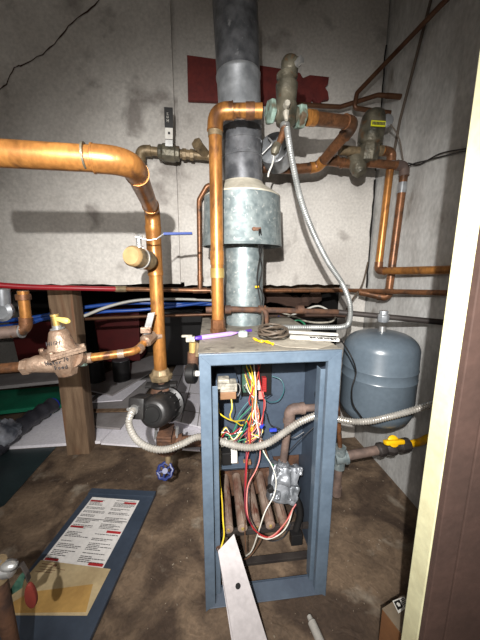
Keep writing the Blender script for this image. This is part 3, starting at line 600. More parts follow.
# copper to the right, elbow and diagonal return
q0 = P(308, 118, Y=YR+.03); q1 = P(355, 123, Y=1.20); q2 = P(318, 167, Y=1.42); q3 = P(299, 169, Y=1.42); q4 = P(262, 168, Y=1.42)
t = thing('copper_return_pipe', 'thick copper pipe right of the relief valve, folding back down diagonally', 'copper pipe', q1)
MB().tube(fillet([q0, q1, q2, q3, q4], .045, 8), r2, 22).build('pipe', 'copper2', t)
ell(q0, q1, q2, r2*1.12, .05, 'elbow', 'copper2', t); ell(q1, q2, q3, r2*1.08, .03, 'elbow', 'copper', t)
collar(P(311, 118, Y=YR+.035), q1-q0, r2*1.14, .03).build('coupling', 'copper', t)
# aquastat
aq = P(277, 155, Y=1.36)
t = thing('flow_gauge', 'round silver housing with exposed wires behind the relief valve, left of the steel hose', 'gauge', aq)
adx = Vector((-.55, -1, .25)).normalized()
MB().lathe(aq, -adx, [(-.06, .06), (-.055, .07), (.0, .072), (.03, .072), (.05, .06)], 28).build('housing', 'galvm', t)
MB().lathe(aq+adx*.05, adx, [(0, .062), (.004, .060), (.006, .046), (.002, .04)], 28).build('lid', 'galvm', t)
MB().tube(spline([P(258, 158, Y=1.30), P(266, 150, Y=1.29), P(272, 143, Y=1.28), P(268, 137, Y=1.28)], 5), .004, 8).build('clip', 'steel', t)
MB().tube(spline([P(274, 150, Y=1.28), P(273, 162, Y=1.28), P(269, 172, Y=1.28), P(268, 177, Y=1.28)], 5), .004, 8).build('bare_wire', 'white', t)
MB().tube(spline([P(284, 150, Y=1.28), P(290, 144, Y=1.27), P(293, 150, Y=1.27), P(292, 160, Y=1.28)], 5), .004, 8).build('black_wire', 'black', t)
# hose (small armoured cable) from relief valve to boiler top
hp = [P(287, 128, Y=1.03), P(289, 142, Y=1.01), P(293, 165, Y=1.0), P(301, 200, Y=1.0), P(313, 232, Y=1.02), P(328, 262, Y=1.05), P(343, 285, Y=1.08), P(350, 305, Y=1.08), P(349, 322, Y=1.07), P(341, 331, Y=1.06), P(322, 332.5, Y=1.06), P(285, 329.5, Y=1.08), P(270, 328.5, Y=1.10)]
for i in (9, 10, 11, 12): hp[i].z = max(hp[i].z, HB+.014)
one('steel_hose', corrug(spline(hp, 12), .0095, .0075, .16), 'greycond', 'slender silver armoured cable dropping from the relief valve onto the boiler top', 'cable')

# ================================================================ MIXING / BACKFLOW BODY on the right
t = thing('water_regulator', 'tarnished bronze regulator with a yellow band, right of the copper elbow', 'valve', P(368, 160, Y=1.42))
u0 = P(370, 148, Y=1.42)
axr = (P(371, 116, Y=1.40)-P(362, 170, Y=1.42)).normalized(); zc = P(370, 141, Y=1.41)
MB().lathe(zc, axr, [(-.02, .050), (-.012, .058), (.03, .060), (.06, .059), (.10, .054), (.125, .042), (.135, .02)], 10).build('bonnet', 'bronze', t)
MB().box(zc+axr*.046+Vector((-.006, -.0615, 0)), (.07, .005, .024)).build('yellow_band', 'ylab', t, False, .001)
dz = MB()
for i in range(9): dz.box(zc+axr*.046+Vector((-.034+i*.007, -.0645, 0)), (.005, .002, .013))
dz.build('band_print', 'bronze', t, False)
MB().lathe(zc, axr, [(-.10, .03), (-.09, .05), (-.05, .054), (-.02, .048)], 8).build('valve_body', 'bronze', t)
MB().lathe(P(357, 165, Y=1.42), (.25, -.5, -1), [(-.06, .035), (.03, .038), (.055, .026)], 16).build('lower_body', 'bronze', t)
MB().tube([P(340, 150, Y=1.42), P(360, 152, Y=1.42)], .022, 18).build('inlet_nipple', 'brass', t)
MB().tube([P(372, 150, Y=1.42), P(382, 151, Y=1.42)], .026, 8).build('outlet_union', 'brass', t)
MB().tube([P(328, 161, Y=1.44), P(358, 165, Y=1.44)], .022, 18).build('lower_nipple', 'copper2', t)
for i, (a_, b_) in enumerate(((336, 160), (342, 162))): collar(P(a_, b_+1, Y=1.44), (1, 0, -.1), .026, .012).build('nipple_ring', 'copper2', t)
gl = MB().lathe(P(386, 122, Y=1.45), (0, -1, .1), [(0, .026), (.004, .027), (.02, .027), (.024, .022)], 24); gl.build('sensor_disc', 'galvm', t)
MB().tube(spline([P(390, 124, Y=1.43), P(396, 132, Y=1.42), P(400, 142, Y=1.42), P(403, 160, Y=1.42)], 5), .0035, 8).build('capillary', 'gauze', t)
# two vertical pipes
v0 = P(382, 151, Y=1.42); v1 = P(392, 152, Y=1.42); v2 = P(378, 271, Y=1.42); v3 = P(452, 270, X=WX-.03)
t = thing('copper_drop_pipe', 'left one of two vertical copper pipes beside the wall corner', 'copper pipe', v2)
MB().tube(fillet([v0, v1, v2, v3], .03, 8), .0185, 18).build('pipe', 'copper', t); ell(v0, v1, v2, .0225, .028, 'elbow', 'copper2', t)
ell(v1, v2, v3, .021, .028, 'elbow', 'copper2', t)
collar(P(391, 163, Y=1.42), v1-v2, .021, .03).build('solder_collar', 'galvm', t)
w0 = P(368, 163, Y=1.40); w1 = P(405, 166, Y=1.40); w2 = P(388, 298, Y=1.40); w3 = P(360, 292, Y=1.50)
t = thing('copper_drop_pipe', 'right one of two vertical copper pipes, nearer the side wall', 'copper pipe', w2)
MB().tube(fillet([w0, w1, w2, w3], .03, 8), .0195, 18).build('pipe', 'copper2', t); ell(w0, w1, w2, .0235, .028, 'elbow', 'iron2', t); ell(w1, w2, w3, .0225, .028, 'elbow', 'copper2', t)
collar(P(402, 188, Y=1.40), w1-w2, .0215, .05).build('solder_collar', 'galvm', t)
# clamps wires on the right
bw = MB().tube(spline([P(408, 166, Y=1.38), P(416, 163, Y=1.34), P(425, 161, X=WX-.02), P(440, 157, X=WX-.012), P(470, 150, X=WX-.012)], 6), .0035, 8); bw.tube(spline([P(408, 163, Y=1.38), P(418, 165, Y=1.34), P(428, 160, X=WX-.02), P(442, 153, X=WX-.016), P(470, 148, X=WX-.012)], 6), .003, 8)
one('black_cable', bw, 'black', 'pair of thin black cables crossing the right wall to the pipes', 'cable')
# thin tubing at upper right
c1 = [P(470, -24, X=WX-.05), P(445, 1, X=WX-.05), P(400, 48, Y=1.50), P(357, 93, Y=1.55), P(354, 108, Y=1.55), P(368, 110, Y=1.55), P(389, 113, Y=1.55)]
t = thing('copper_tube', 'long thin copper tube slanting down from upper right to a short open end', 'copper tube', c1[3]); MB().tube(fillet(c1, .02, 5), .0115, 14).build('tube', 'copper_dark', t)
q = MB().tube([P(380, 112, Y=1.55), P(390, 113.3, Y=1.55)], .0135, 14); q.build('end_sleeve', 'copper_dark', t)
c2 = [P(296, 104.5, Y=1.60), P(340, 107, Y=1.60), P(378, 95, Y=1.56), P(403, 97, Y=1.54)]
t = thing('copper_tube', 'bent thin copper tube crossing the torn maroon board, ending open near the corner', 'copper tube', c2[1]); MB().tube(fillet(c2, .03, 5), .0115, 14).build('tube', 'copper_dark', t)
MB().tube([P(386, 95.7, Y=1.55), P(404, 97.1, Y=1.54)], .0135, 14).build('end_sleeve', 'copper_dark', t)
one('grey_tube', MB().tube([P(436, -20, X=WX-.012), P(400, 120, X=WX-.012), P(394, 152, X=WX-.02)], .007, 10), 'gauze', 'slim brown-grey tube running straight up the right wall behind the copper tube', 'tube')

# ================================================================ BACK WALL FITTINGS
bp0 = P(141, 171, Y=1.60); bp1 = P(140, 150, Y=1.60); bp2 = P(215, 157, Y=1.60); bp3 = P(250, 160, Y=1.60)
t = thing('wall_pipe', 'tarnished pipe along the back wall left of the flue, turned down at its end', 'pipe', bp0)
MB().tube(fillet([bp0, bp1, bp3], .04, 8), .0215, 18).build('pipe', 'brass', t)
ell(bp0, bp1, bp3, .026, .035, 'elbow', 'brass', t); collar(P(141.5, 168, Y=1.60), (0, 0, 1), .027, .03).build('end_collar', 'iron2', t)
MB().tube([P(206, 155, Y=1.60), P(198, 145, Y=1.54)], .024, 14).build('strainer_leg', 'brass', t); MB().lathe(P(198, 145, Y=1.54), P(198, 145, Y=1.54)-P(206, 155, Y=1.60), [(-.004, .028), (.016, .028), (.018, .022)], 6).build('strainer_cap', 'brass', t)
MB().lathe(P(188, 154.5, Y=1.60), (1, 0, -.05), [(-.03, .024), (-.028, .028), (-.01, .028), (-.008, .024), (.01, .024), (.012, .029), (.03, .029), (.032, .024)], 8).build('hex_nipple', 'brass', t)
t = thing('ball_valve', 'ball valve on the back wall with black and white upright lever', 'valve', P(169, 153, Y=1.6))
vcx = P(169, 153, Y=1.58); MB().lathe(vcx, (1, 0, -.06), [(-.055, .026), (-.052, .036), (-.035, .036), (-.03, .042), (.03, .042), (.034, .036), (.052, .036), (.055, .026)], 10).build('valve_body', 'bronze', t, True, .003)
MB().lathe(vcx+Vector((0, 0, .03)), (0, -.6, 1), [(0, .016), (.03, .014)], 10).build('stem', 'brass', t)
hl = [P(169, 146, Y=1.54), P(169, 135, Y=1.53), P(168, 108, Y=1.52)]
lv = strap([hl[0], P(169, 126, Y=1.53)], (.036, 0, 0), .004, 'lever', 'steel', t); strap([P(169, 139, Y=1.526), P(169, 127, Y=1.526)], (.037, 0, 0), .006, 'lever_label', 'white', lv)
strap([P(169, 128, Y=1.528), P(168.5, 108, Y=1.52)], (.040, 0, 0), .012, 'grip', 'black', lv)
gm = MB(); gb = P(169, 133, Y=1.519); gm.box(gb, (.010, .002, .010)); gm.build('label_mark', 'print', lv, False)
pen(text_strokes('H')+[[(0, 1.4), (.6, 1.4), (.6, 2), (0, 2), (0, 1.4)], [(0, 2.5), (.6, 2.4), (0, 3.0), (.6, 3.1)]], P(167, 122, Y=1.514), Vector((1, 0, 0)), Vector((0, 0, 1)), .013, lv, 'white')
# maroon board behind the flue
poly = [(187, 55), (245, 63), (290, 70), (300, 73), (303, 78), (310, 75), (329, 77), (328, 84), (325, 87), (328, 92), (329, 99), (323, 100), (318, 105), (313, 99), (308, 106), (302, 103), (296, 108), (290, 105), (262, 104), (235, 102), (188, 100)]
q = MB().prism([P(a_, b_, Y=WY-.030) for a_, b_ in poly], (0, .020, 0))
t = one('painted_board', q, 'maroon', 'maroon painted board with a torn right end, on the wall behind the flue', 'board')
# thin riser left of hood and horizontal line
t = thing('thin_copper_riser', 'thin copper pipe rising along the wall left of the draft hood', 'copper pipe', P(199, 290, Y=1.62))
MB().tube(fillet([P(200, 290, Y=1.62), P(199, 200, Y=1.62), P(207, 186, Y=1.60), P(240, 180, Y=1.62)], .03, 5), .0135, 16).build('pipe', 'copper2', t)
collar(P(200, 278, Y=1.62), (0, 0, 1), .016, .03).build('coupling', 'copper2', t)
t = thing('horizontal_copper_line', 'thin dull copper line crossing behind the boiler from the red tubing', 'copper pipe', P(200, 292, Y=1.62))
MB().tube([P(122, 289, Y=1.62), P(200, 290.5, Y=1.62), P(350, 290.5, Y=1.60), P(448, 293, X=WX-.03)], .0125, 16).build('pipe', 'copper2', t)
MB().lathe(P(200, 290.5, Y=1.62), (1, 0, 0), [(-.04, .017), (.04, .017)], 14).build('tee', 'copper2', t); collar(P(121, 289, Y=1.62), (1, 0, 0), .017, .06).build('crimp_fitting', 'brass', t)
MB().lathe(P(216, 292, Y=1.61), (1, 0, 0), [(-.03, .02), (.03, .02)], 10).build('coupling', 'brass', t)
one('red_tubing', MB().tube(spline([P(-40, 282, Y=1.30), P(20, 286.5, Y=1.42), P(70, 288, Y=1.53), P(118, 289, Y=1.62)], 6), .0135, 14), 'pex_r', 'bright red plastic water tubing running across the left below the wall', 'tubing')
# rusty pipe behind boiler, black pipe past the tank
ip = P(214, 309, Y=1.16); ip1 = P(343, 313, Y=1.24); ip2 = P(450, 323, X=WX-.012)
t = thing('iron_pipe', 'rusty iron pipe passing close behind the boiler top to the black pipe', 'iron pipe', ip)
MB().tube([P(206, 310, Y=1.13), P(228, 309, Y=1.13), P(262, 310, Y=1.14), P(338, 312, Y=1.22)], .0125, 14).build('pipe', 'iron', t)
for a_ in (227, 262, 300): collar(P(a_, 309.5, Y=1.135+(a_-227)*.0006), (1, 0, 0), .018, .03).build('coupling', 'iron', t)
MB().tube(fillet([P(262, 310, Y=1.14), P(266, 312, Y=1.13), P(266, 326, Y=1.13)], .01, 4), .011, 12).build('drop_nipple', 'iron', t)
one('black_iron_pipe', MB().tube([P(338, 312, Y=1.22), P(378, 316, Y=1.16), ip2], .0125, 16), 'blackiron', 'black iron pipe running from behind the boiler over the tank to the right wall', 'iron pipe')
rc = P(206, 310, Y=1.60)
one('upper_iron_pipe', MB().tube([P(262, 317, Y=1.55), P(300, 316, Y=1.55), P(345, 316, Y=1.55)], .012, 12), 'joist', 'dim rusty pipe in the dark gap behind the boiler top, lowest one', 'iron pipe')

# ================================================================ TANK
tx, ty, tr_ = .742, 1.10, .152
ztop = P(380, 331, Y=ty).z; zbt = P(380, 432, Y=ty-.1).z; H_ = ztop-zbt
t = thing('expansion_tank', 'grey-blue expansion tank hanging from the black pipe in the corner', 'tank', (tx, ty, zbt))
body = [(0, .02), (.004, .07), (.02, .115), (.045, .141), (.07, .150), (.075, tr_)]
body += [(H_*.52, tr_), (H_*.53, tr_+.002), (H_*.54, tr_), (H_*.62, tr_), (H_*.63, tr_+.002), (H_*.64, tr_)]
for i in range(1, 10):
    a_ = PI/2*i/9; body.append((H_*.80+(H_*.20)*math.sin(a_), tr_*(math.cos(a_)**.62) if i < 9 else .012))
MB().lathe((tx, ty, zbt), (0, 0, 1), body, 56).build('shell', 'tank', t)
MB().lathe((tx, ty, ztop-.004), (0, 0, 1), [(0, .016), (.025, .014)], 12).build('nipple', 'steel', t)
zt_ = P(378, 318, Y=ty).z; MB().lathe((tx, ty, zt_-.018), (0, 0, 1), [(0, .02), (.01, .024), (.03, .024), (.034, .018), (.05, .018)], 8).build('tee_fitting', 'galvm', t, True, .002)
MB().tube(spline([P(341, 340, Y=.99), P(351, 356, Y=.93), P(356, 372, Y=.93), P(352, 388, Y=.93), P(353, 404, Y=.94), P(362, 418, Y=.95), P(365, 425, Y=.95)], 8), .0028, 8).build('x', 'black', None)
o = bpy.data.objects['x']; o.name = 'thermostat_wire'; tag(o, 'thin black wire dangling from the boiler top corner in front of the tank', 'wire')
# ================================================================ GAS LINE at right
g0 = P(341, 457, Y=1.02); g1 = P(383, 449, Y=1.02); g2 = P(402, 444, Y=1.0); 
t = thing('gas_line', 'brown iron gas pipe with a yellow-handled shutoff valve behind the door edge', 'gas pipe', g1)
dg = (g1-g0).normalized()
MB().tube([g0, g1], .020, 18).build('pipe', 'iron2', t)
MB().lathe(g0, dg, [(-.03, .03), (.012, .03), (.014, .034), (.024, .034), (.026, .024)], 14).build('union_tee', 'galv', t, True)
MB().tube([g0+Vector((-.008, 0, .05)), g0+Vector((-.008, 0, -.05))], .026, 14).build('tee_body', 'galv', t)
MB().tube([g0+Vector((-.008, 0, -.05)), P(336, 492, Y=1.02)], .018, 14).build('drip_leg', 'iron2', t); MB().lathe(P(336, 492, Y=1.02), (0, 0, -1), [(-.03, .024), (.01, .024), (.014, .018)], 10).build('drip_cap', 'iron2', t)
MB().tube([g0+Vector((-.008, 0, .05)), P(336, 380, Y=1.02)], .010, 12).build('riser', 'copper2', t)
MB().lathe(g1, dg, [(-.03, .02), (-.02, .03), (.0, .03), (.012, .024), (.03, .034), (.05, .034), (.055, .024), (.075, .024), (.08, .030), (.12, .030), (.124, .02)], 8).build('valve_body', 'blackiron', t, True, .002)
hc = P(392, 441, Y=.985); R = frame((0, -1, .3))
MB().lathe(hc, (-.05, -.9, .5), [(-.012, .014), (.006, .024), (.012, .024), (.016, .018)], 14).build('handle', 'yellow', t)
q = MB().box(hc+Vector((.0, -.012, .004)), (.085, .02, .028), R); q.build('handle_bar', 'yellow', t, True, .008)
ge = g1+dg*.122; MB().tube(spline([ge, ge+dg*.05, P(432, 437, Y=.94), P(470, 430, Y=.86)], 5), .016, 14).build('gas_connector', 'yellow', t)

# ================================================================ THINGS ON BOILER TOP
zt = HB+.004
def T(px, py, h=0): return P(px, py, Z=zt+h)
a_ = T(198, 338, .009); b_ = T(232, 333.5, .009); c_ = T(243, 331.5, .009)
t = thing('marker_pen', 'lilac marker pen lying on the boiler top left of the riser', 'pen', a_)
d = (b_-a_).normalized(); MB().lathe(a_+d*.012, d, [(0, .0085), ((b_-a_).length-.02, .0085), ((b_-a_).length, .005), ((b_-a_).length+.012, .002)], 14).build('barrel', 'purple', t); MB().lathe(a_, d, [(-.012, .004), (-.008, .007), (.012, .008)], 14).build('cap', 'purpled', t)
d2 = T(249, 331, .007)-T(235, 333, .007); one('screwdriver_bit', MB().lathe(T(236, 332.5, .006), d2, [(0, .003), (.04, .003), (.042, .005), (.07, .006)], 8), 'purpled', 'small dark purple tool bit lying behind the lilac marker', 'bit')
q = MB()
for i in range(5):
    cc_ = T(273+random.uniform(-2, 2), 330+random.uniform(-.8, .8), .016+i*.0065); q.tube([cc_+Vector(((.055-.003*i)*math.cos(2*PI*s/36), (.05+.004*i)*math.sin(2*PI*s/36), .010*math.sin(2*PI*s/36+i*2.1)+random.uniform(-.001, .001))) for s in range(37)], .0034, 8)
q.tube(spline([T(262, 327, .04), T(263, 318, .06), T(262, 311, .07)], 5), .004, 8)
one('wire_coil', q, 'gauze', 'coil of grey-brown wire lying on the boiler top', 'coil')
def strip(x0, y0, x1, y1, w_, h_, zoff=0):
    A_, B_ = T(x0, y0, zoff), T(x1, y1, zoff); d_ = (B_-A_).normalized(); n_ = Vector((-d_.y, d_.x, 0))*w_/2
    return MB().prism([A_-n_, A_+n_, B_+n_, B_-n_], (0, 0, h_))
s = one('white_strip', strip(290, 338, 339, 341, .026, .010, .001), 'white', 'upper white plastic strip marked with black bars, right end of the boiler top', 'strip', bevel=.002)
q = MB(); A_, B_ = T(311, 337.5, .012), T(335, 339, .012)
for i in range(8): 
    c_ = A_+(B_-A_)*(i/7); q.box(c_, (.003+.005*(i % 3 == 0), .014, .002)); q.box(c_+Vector((.004, (.004 if i % 2 else -.004), 0)), (.006, .003, .002))
q.build('strip_print', 'print', s, False)
one('white_strip', strip(276, 332, 338, 335.5, .022, .008, .001), 'white', 'rear white plastic strip under the armoured cable on the boiler top', 'strip', bevel=.002)
one('paper_sheet', MB().prism([T(262, 341), T(300, 336.5), T(334, 344), T(318, 349), T(285, 347)], (0, 0, .0012)), 'greypaper', 'loose grey-white paper sheet lying at the front of the boiler top', 'paper')
q = MB().tube(spline([T(253, 338, .006), T(259, 341, .006), T(266, 341.5, .006), T(273, 344, .006)], 5), [.002+.003*abs(math.sin(i*.7)) for i in range(16)], 8); one('yellow_wire_nut', q, 'yellow', 'yellow crumpled wire connector in front of the coil', 'connector')
one('clear_cap', MB().lathe(T(243, 336, .0), (0, 0, 1), [(0, .018), (.014, .018), (.018, .014)], 18), 'clear', 'small cloudy plastic cap left of the wire coil', 'cap')
# tangle of thin cables behind the boiler
for i, (mm, pts_, lab) in enumerate([
    ('pex_w', [(285, 318, 1.45), (300, 312, 1.45), (318, 306, 1.45), (333, 313, 1.45)], 'thin pale cable looping behind the boiler top, uppermost'),
    ('cream2', [(262, 306, 1.45), (292, 316, 1.45), (310, 322, 1.45), (330, 322, 1.45), (336, 317, 1.45)], 'off-white cable sagging in the gap behind the boiler'),
    ('w_grn', [(292, 322, 1.43), (299, 320, 1.43), (305, 325, 1.43), (301, 329, 1.42)], 'short green cable end behind the wire coil'),
    ('w_blu', [(278, 316, 1.45), (288, 321, 1.45), (296, 326, 1.43)], 'short blue cable behind the wire coil'),
    ('gauze', [(368, 262, 1.60), (362, 285, 1.55), (352, 300, 1.5), (345, 312, 1.45)], 'grey cable hanging below the left vertical copper pipe')]):
    one('loose_cable', MB().tube(spline([P(*p[:2], Y=p[2]) for p in pts_], 6), .005, 8), mm, lab, 'cable')

# ================================================================ RELIEF FITTING left of boiler
t = thing('pressure_gauge', 'black round gauge on a rusty fitting at the left side of the boiler', 'gauge', P(192, 374, Y=1.0))
xg = X0-.03
MB().lathe(P(192, 373.5, Y=1.0), (1, -.25, .05), [(-.018, .034), (-.014, .038), (.012, .038), (.016, .034)], 24).build('case', 'black', t)
MB().lathe(P(192.5, 373.5, Y=1.0), (1, -.25, .05), [(.0, .012), (.03, .010)], 12).build('spindle', 'white', t)
MB().tube([P(193, 366, Y=1.03), P(193, 352, Y=1.03)], .021, 10).build('nipple', 'iron', t)
MB().tube([P(193, 354, Y=1.03), P(193, 342, Y=1.03)], .015, 12).build('brass_neck', 'ybrass', t)
MB().tube([P(197, 356, Y=1.02), P(198, 342, Y=1.02)], .010, 10).build('olive_stem', 'brass', t)
q = MB().box(P(190.5, 339, Y=1.03), (.034, .02, .02)); q.box(P(187, 336, Y=1.03), (.04, .016, .008)); q.build('lever', 'cream2', t, True, .003)
MB().tube([P(194, 352, Y=1.03), (X0-.001, 1.03, P(194, 352, Y=1.03).z)], .014, 10).build('side_nipple', 'iron', t)

# ================================================================ LEFT FOREGROUND/BACKGROUND
x0 = P(52, 300, Y=WY).x; x1 = P(80, 300, Y=WY).x
q = MB().bb(-.935, -.798, WY+.02, WY+.14, -.004, WB+.006)
one('wooden_post', q, 'wood', 'rough square wooden post standing under the back wall', 'post', bevel=.006)
# left elbow pipe group
e0 = P(24, 288, Y=1.12); e1 = P(26, 331, Y=1.12); e2 = P(-30, 334, Y=1.02)
t = thing('copper_elbow_pipe', 'copper pipe dropping from the red tubing and turning left into a dull pipe', 'copper pipe', e1)
MB().tube([P(23, 291, Y=1.12), P(26, 320, Y=1.12)], .0185, 18).build('pipe', 'copper', t)
ell(P(24, 300, Y=1.12), P(26.5, 330, Y=1.12), P(5, 333, Y=1.10), .022, .035, 'elbow', 'copper2', t); MB().tube([P(20, 331, Y=1.115), P(-30, 336, Y=1.06)], .023, 18).build('dull_pipe', 'iron2', t)
collar(P(23.3, 297, Y=1.12), (0, 0, 1), .025, .02).build('collar', 'copper2', t); collar(P(22, 331, Y=1.115), (1, 0, 0), .027, .006).build('ring', 'steel', t)
one('grey_fitting', MB().lathe(P(3, 311, Y=1.2), (0, -1, 0), [(-.02, .03), (-.01, .04), (.01, .042), (.02, .03)], 16).tube([P(3, 305, Y=1.2), P(2, 289, Y=1.2)], .026, 14), 'galvm', 'dull grey round fitting at the left edge below the red tubing', 'pipe fitting')
# crawlspace lines
one('blue_tubing', MB().tube(spline([P(-40, 324, Y=1.9), P(30, 318, Y=1.9), P(80, 308, Y=2.0), P(130, 303, Y=2.05), P(180, 304, Y=2.1), P(226, 304, Y=2.1)], 6), .013, 12), 'pex_b', 'thick blue water tubing running high across the crawlspace', 'tubing')
one('blue_tubing', MB().tube(spline([P(60, 318, Y=1.92), P(100, 312, Y=1.95), P(150, 309, Y=2.0), P(226, 300, Y=2.1)], 6), .011, 12), 'pex_b', 'thinner blue tubing just below the thick blue one', 'tubing')
one('blue_tubing', MB().tube(spline([P(-40, 331, Y=1.88), P(20, 325, Y=1.88), P(45, 318, Y=1.9), P(84, 312, Y=1.95)], 6), .016, 12), 'pex_b', 'blue tubing behind the post at the left edge', 'tubing')
one('white_tubing', MB().tube(spline([P(84, 316, Y=1.86), P(110, 306, Y=1.9), P(140, 300, Y=1.95), P(180, 299, Y=2.0), P(226, 301, Y=2.0)], 6), .010, 12), 'pex_w', 'off-white tubing arching above the blue tubing', 'tubing')
one('crawlspace_pipe', MB().tube([P(84, 319, Y=1.9), P(140, 316.5, Y=1.9), P(226, 314, Y=1.9)], .011, 12), 'copper_dark', 'thin brown copper pipe low across the crawlspace left of the boiler', 'copper pipe')
one('crawlspace_pipe', MB().tube([P(-20, 290, Y=2.2), P(340, 283, Y=2.2)], .02, 12), 'joist', 'dark rusty pipe at the top of the crawlspace', 'iron pipe')
one('sill_beam', MB().prism([(.05, 1.9, 1.04), (.5, 1.9, 1.02), (.95, 1.9, 1.05), (.95, 1.9, 1.16), (.05, 1.9, 1.17)], (0, .1, 0)), 'wood', 'rough brown timber in the gap below the back wall, right of the flue', 'timber')
one('debris_clod', MB().tube(spline([(.3, 1.95, .96), (.45, 1.92, .99), (.62, 1.93, .95), (.8, 1.95, .99)], 5), [.03+.02*abs(math.sin(i*1.7)) for i in range(16)], 7), 'joist', 'lumpy dark rubble lying in the gap behind the boiler top', 'rubble')
# stored things in the dark
def pz(px, py, z): return P(px, py, Z=z)
def crate(name, px, py, Y, sx, sy, sz, m, label, cat, lidm=None, zb_=.125):
    c_ = P(px, py, Y=Y); zz_ = sz; t = thing(name, label, cat, (c_.x, Y, zb_))
    q = MB(); x0_, x1_ = c_.x-sx/2, c_.x+sx/2
    q.prism([(x0_+.02, Y+.02, zb_), (x1_-.02, Y+.02, zb_), (x1_-.02, Y+sy-.02, zb_), (x0_+.02, Y+sy-.02, zb_)], (0, 0, .001))
    q = MB().add([(x0_+.03, Y+.03, zb_), (x1_-.03, Y+.03, zb_), (x1_-.03, Y+sy-.03, zb_), (x0_+.03, Y+sy-.03, zb_), (x0_, Y, sz), (x1_, Y, sz), (x1_, Y+sy, sz), (x0_, Y+sy, sz)], [(3, 2, 1, 0), (0, 1, 5, 4), (1, 2, 6, 5), (2, 3, 7, 6), (3, 0, 4, 7), (4, 5, 6, 7)])
    q.build('bin_body', m, t, False, .01); MB().bb(x0_-.01, x1_+.01, Y-.01, Y+sy+.01, sz, sz+.02).build('bin_lid', lidm or m, t, False, .005); return t
crate('storage_bin', 118, 340, 3.2, .50, .4, .72, 'redd', 'dark red storage bin deep in the crawlspace', 'bin', 'red')
crate('storage_bin', 36, 340, 3.2, .5, .4, .62, 'redd', 'dim red bin left of the post, deep in the crawlspace', 'bin', 'black', 0.)
crate('storage_bin', 178, 345, 3.0, .55, .4, .74, 'black', 'black storage bin in the crawlspace behind the thick copper pipe', 'bin')
for px, py, lab in ((96, 374, 'left black paint can among the crawlspace storage'), (122, 376, 'right black paint can among the crawlspace storage')):
    c_ = P(px, py, Y=2.7); tcan = thing('paint_can', lab, 'can', (c_.x, 2.7, .113))
    MB().lathe((c_.x, 2.7, .113), (0, 0, 1), [(0, .08), (.19, .08), (.195, .083), (.2, .083)], 24).build('can_body', 'black', tcan); MB().lathe((c_.x, 2.7, .313), (0, 0, 1), [(0, .075), (.004, .075), (.004, .06)], 24).build('can_lid', 'galvd', tcan)
# boards lying on the crawlspace floor
def sheet(name, pts_, z, th, m, label, cat, group=None, seams=0):
    pp = [P(a_, b_, Z=z+th) for a_, b_ in pts_]
    o = one(name, MB().prism([p-Vector((0, 0, th)) for p in pp], (0, 0, th)), m, label, cat, group)
    if seams:
        q = MB()
        for i in range(1, seams): 
            A_ = pp[0]+(pp[1]-pp[0])*i/seams; B_ = pp[3]+(pp[2]-pp[3])*i/seams; n_ = (B_-A_).cross(Vector((0, 0, 1))).normalized()*.004
            q.prism([A_-n_, A_+n_, B_+n_, B_-n_], (0, 0, .001))
            A_ = pp[0]+(pp[3]-pp[0])*(i/seams)**1.5; B_ = pp[1]+(pp[2]-pp[1])*(i/seams)**1.5; n_ = (B_-A_).cross(Vector((0, 0, 1))).normalized()*.004
            q.prism([A_-n_, A_+n_, B_+n_, B_-n_], (0, 0, .001))
        q.build('seam_groove', 'foamg', o, False)
    return o
sheet('foam_board', [(4, 447), (100, 441), (150, 395), (60, 395)], .004, .02, 'foam', 'pale foam board on the floor left of and behind the wooden post', 'board')
sheet('foam_board', [(101, 443), (200, 450), (205, 400), (140, 400)], .028, .012, 'foam', 'pale foam board under the black pump, nearest the dirt floor', 'board')
sheet('foam_board', [(70, 424), (120, 428), (160, 372), (110, 378)], .050, .015, 'foamg', 'greyish board overlapping the pale foam boards between the post and the pump', 'board')
sheet('foam_board', [(150, 415), (215, 430), (215, 360), (178, 362)], .070, .012, 'foam', 'seamed pale board lying behind the pump beside the boiler', 'board', seams=4)
sheet('foam_board', [(70, 386), (112, 395), (185, 352), (150, 356)], .10, .012, 'foamg', 'long grey board reaching back into the crawlspace', 'board')
sheet('foam_board', [(92, 402), (122, 400), (146, 380), (120, 382)], .084, .008, 'foam', 'small bright board on top of the grey board behind the pump', 'board')
sheet('teal_board', [(-20, 413), (62, 404), (62, 386), (-20, 392)], .08, .03, 'teal', 'green board lying in the crawlspace at the left edge', 'board')
sheet('foam_board', [(-20, 388), (62, 380), (62, 370), (-20, 376)], .14, .03, 'foamg', 'grey board behind the green board at the left edge', 'board')
sheet('wood_strip', [(88, 412), (140, 411), (140, 408), (88, 409)], .11, .006, 'wood', 'thin wooden strip lying across the boards right of the post', 'wood strip')
# bundle and film
A_ = P(-6, 450, Z=.06); B_ = P(52, 405, Z=.12)
q = MB().tube(spline([A_, A_*.5+B_*.5+Vector((0, 0, .02)), B_], 8), [.055+.008*math.sin(i*2.1) for i in range(17)], 12); one('wrapped_bundle', q, 'bundle', 'slate-coloured wrapped bundle with a blue end lying left of the post', 'bundle')
bcap = B_+(B_-A_).normalized()*.004; MB().lathe(bcap, B_-A_, [(-.02, .056), (.02, .050), (.024, .03)], 12).build('bundle_end', 'w_blu', bpy.data.objects['wrapped_bundle'])
q = MB(); cf = P(2, 434, Z=.12); nn = 14
vs = []
for j_ in range(nn+1):
    for i_ in range(nn+1):
        a_ = 2*PI*i_/nn; b__ = PI*j_/nn; rr = .10*(1+.28*MN.noise((math.cos(a_)*2.2, math.sin(a_)*2.2, b__*2)))
        vs.append(cf+Vector((rr*math.sin(b__)*math.cos(a_)*1.0, rr*math.sin(b__)*math.sin(a_), rr*math.cos(b__)*.9)))
q.add(vs, [(j_*(nn+1)+i_, j_*(nn+1)+i_+1, (j_+1)*(nn+1)+i_+1, (j_+1)*(nn+1)+i_) for j_ in range(nn) for i_ in range(nn)])
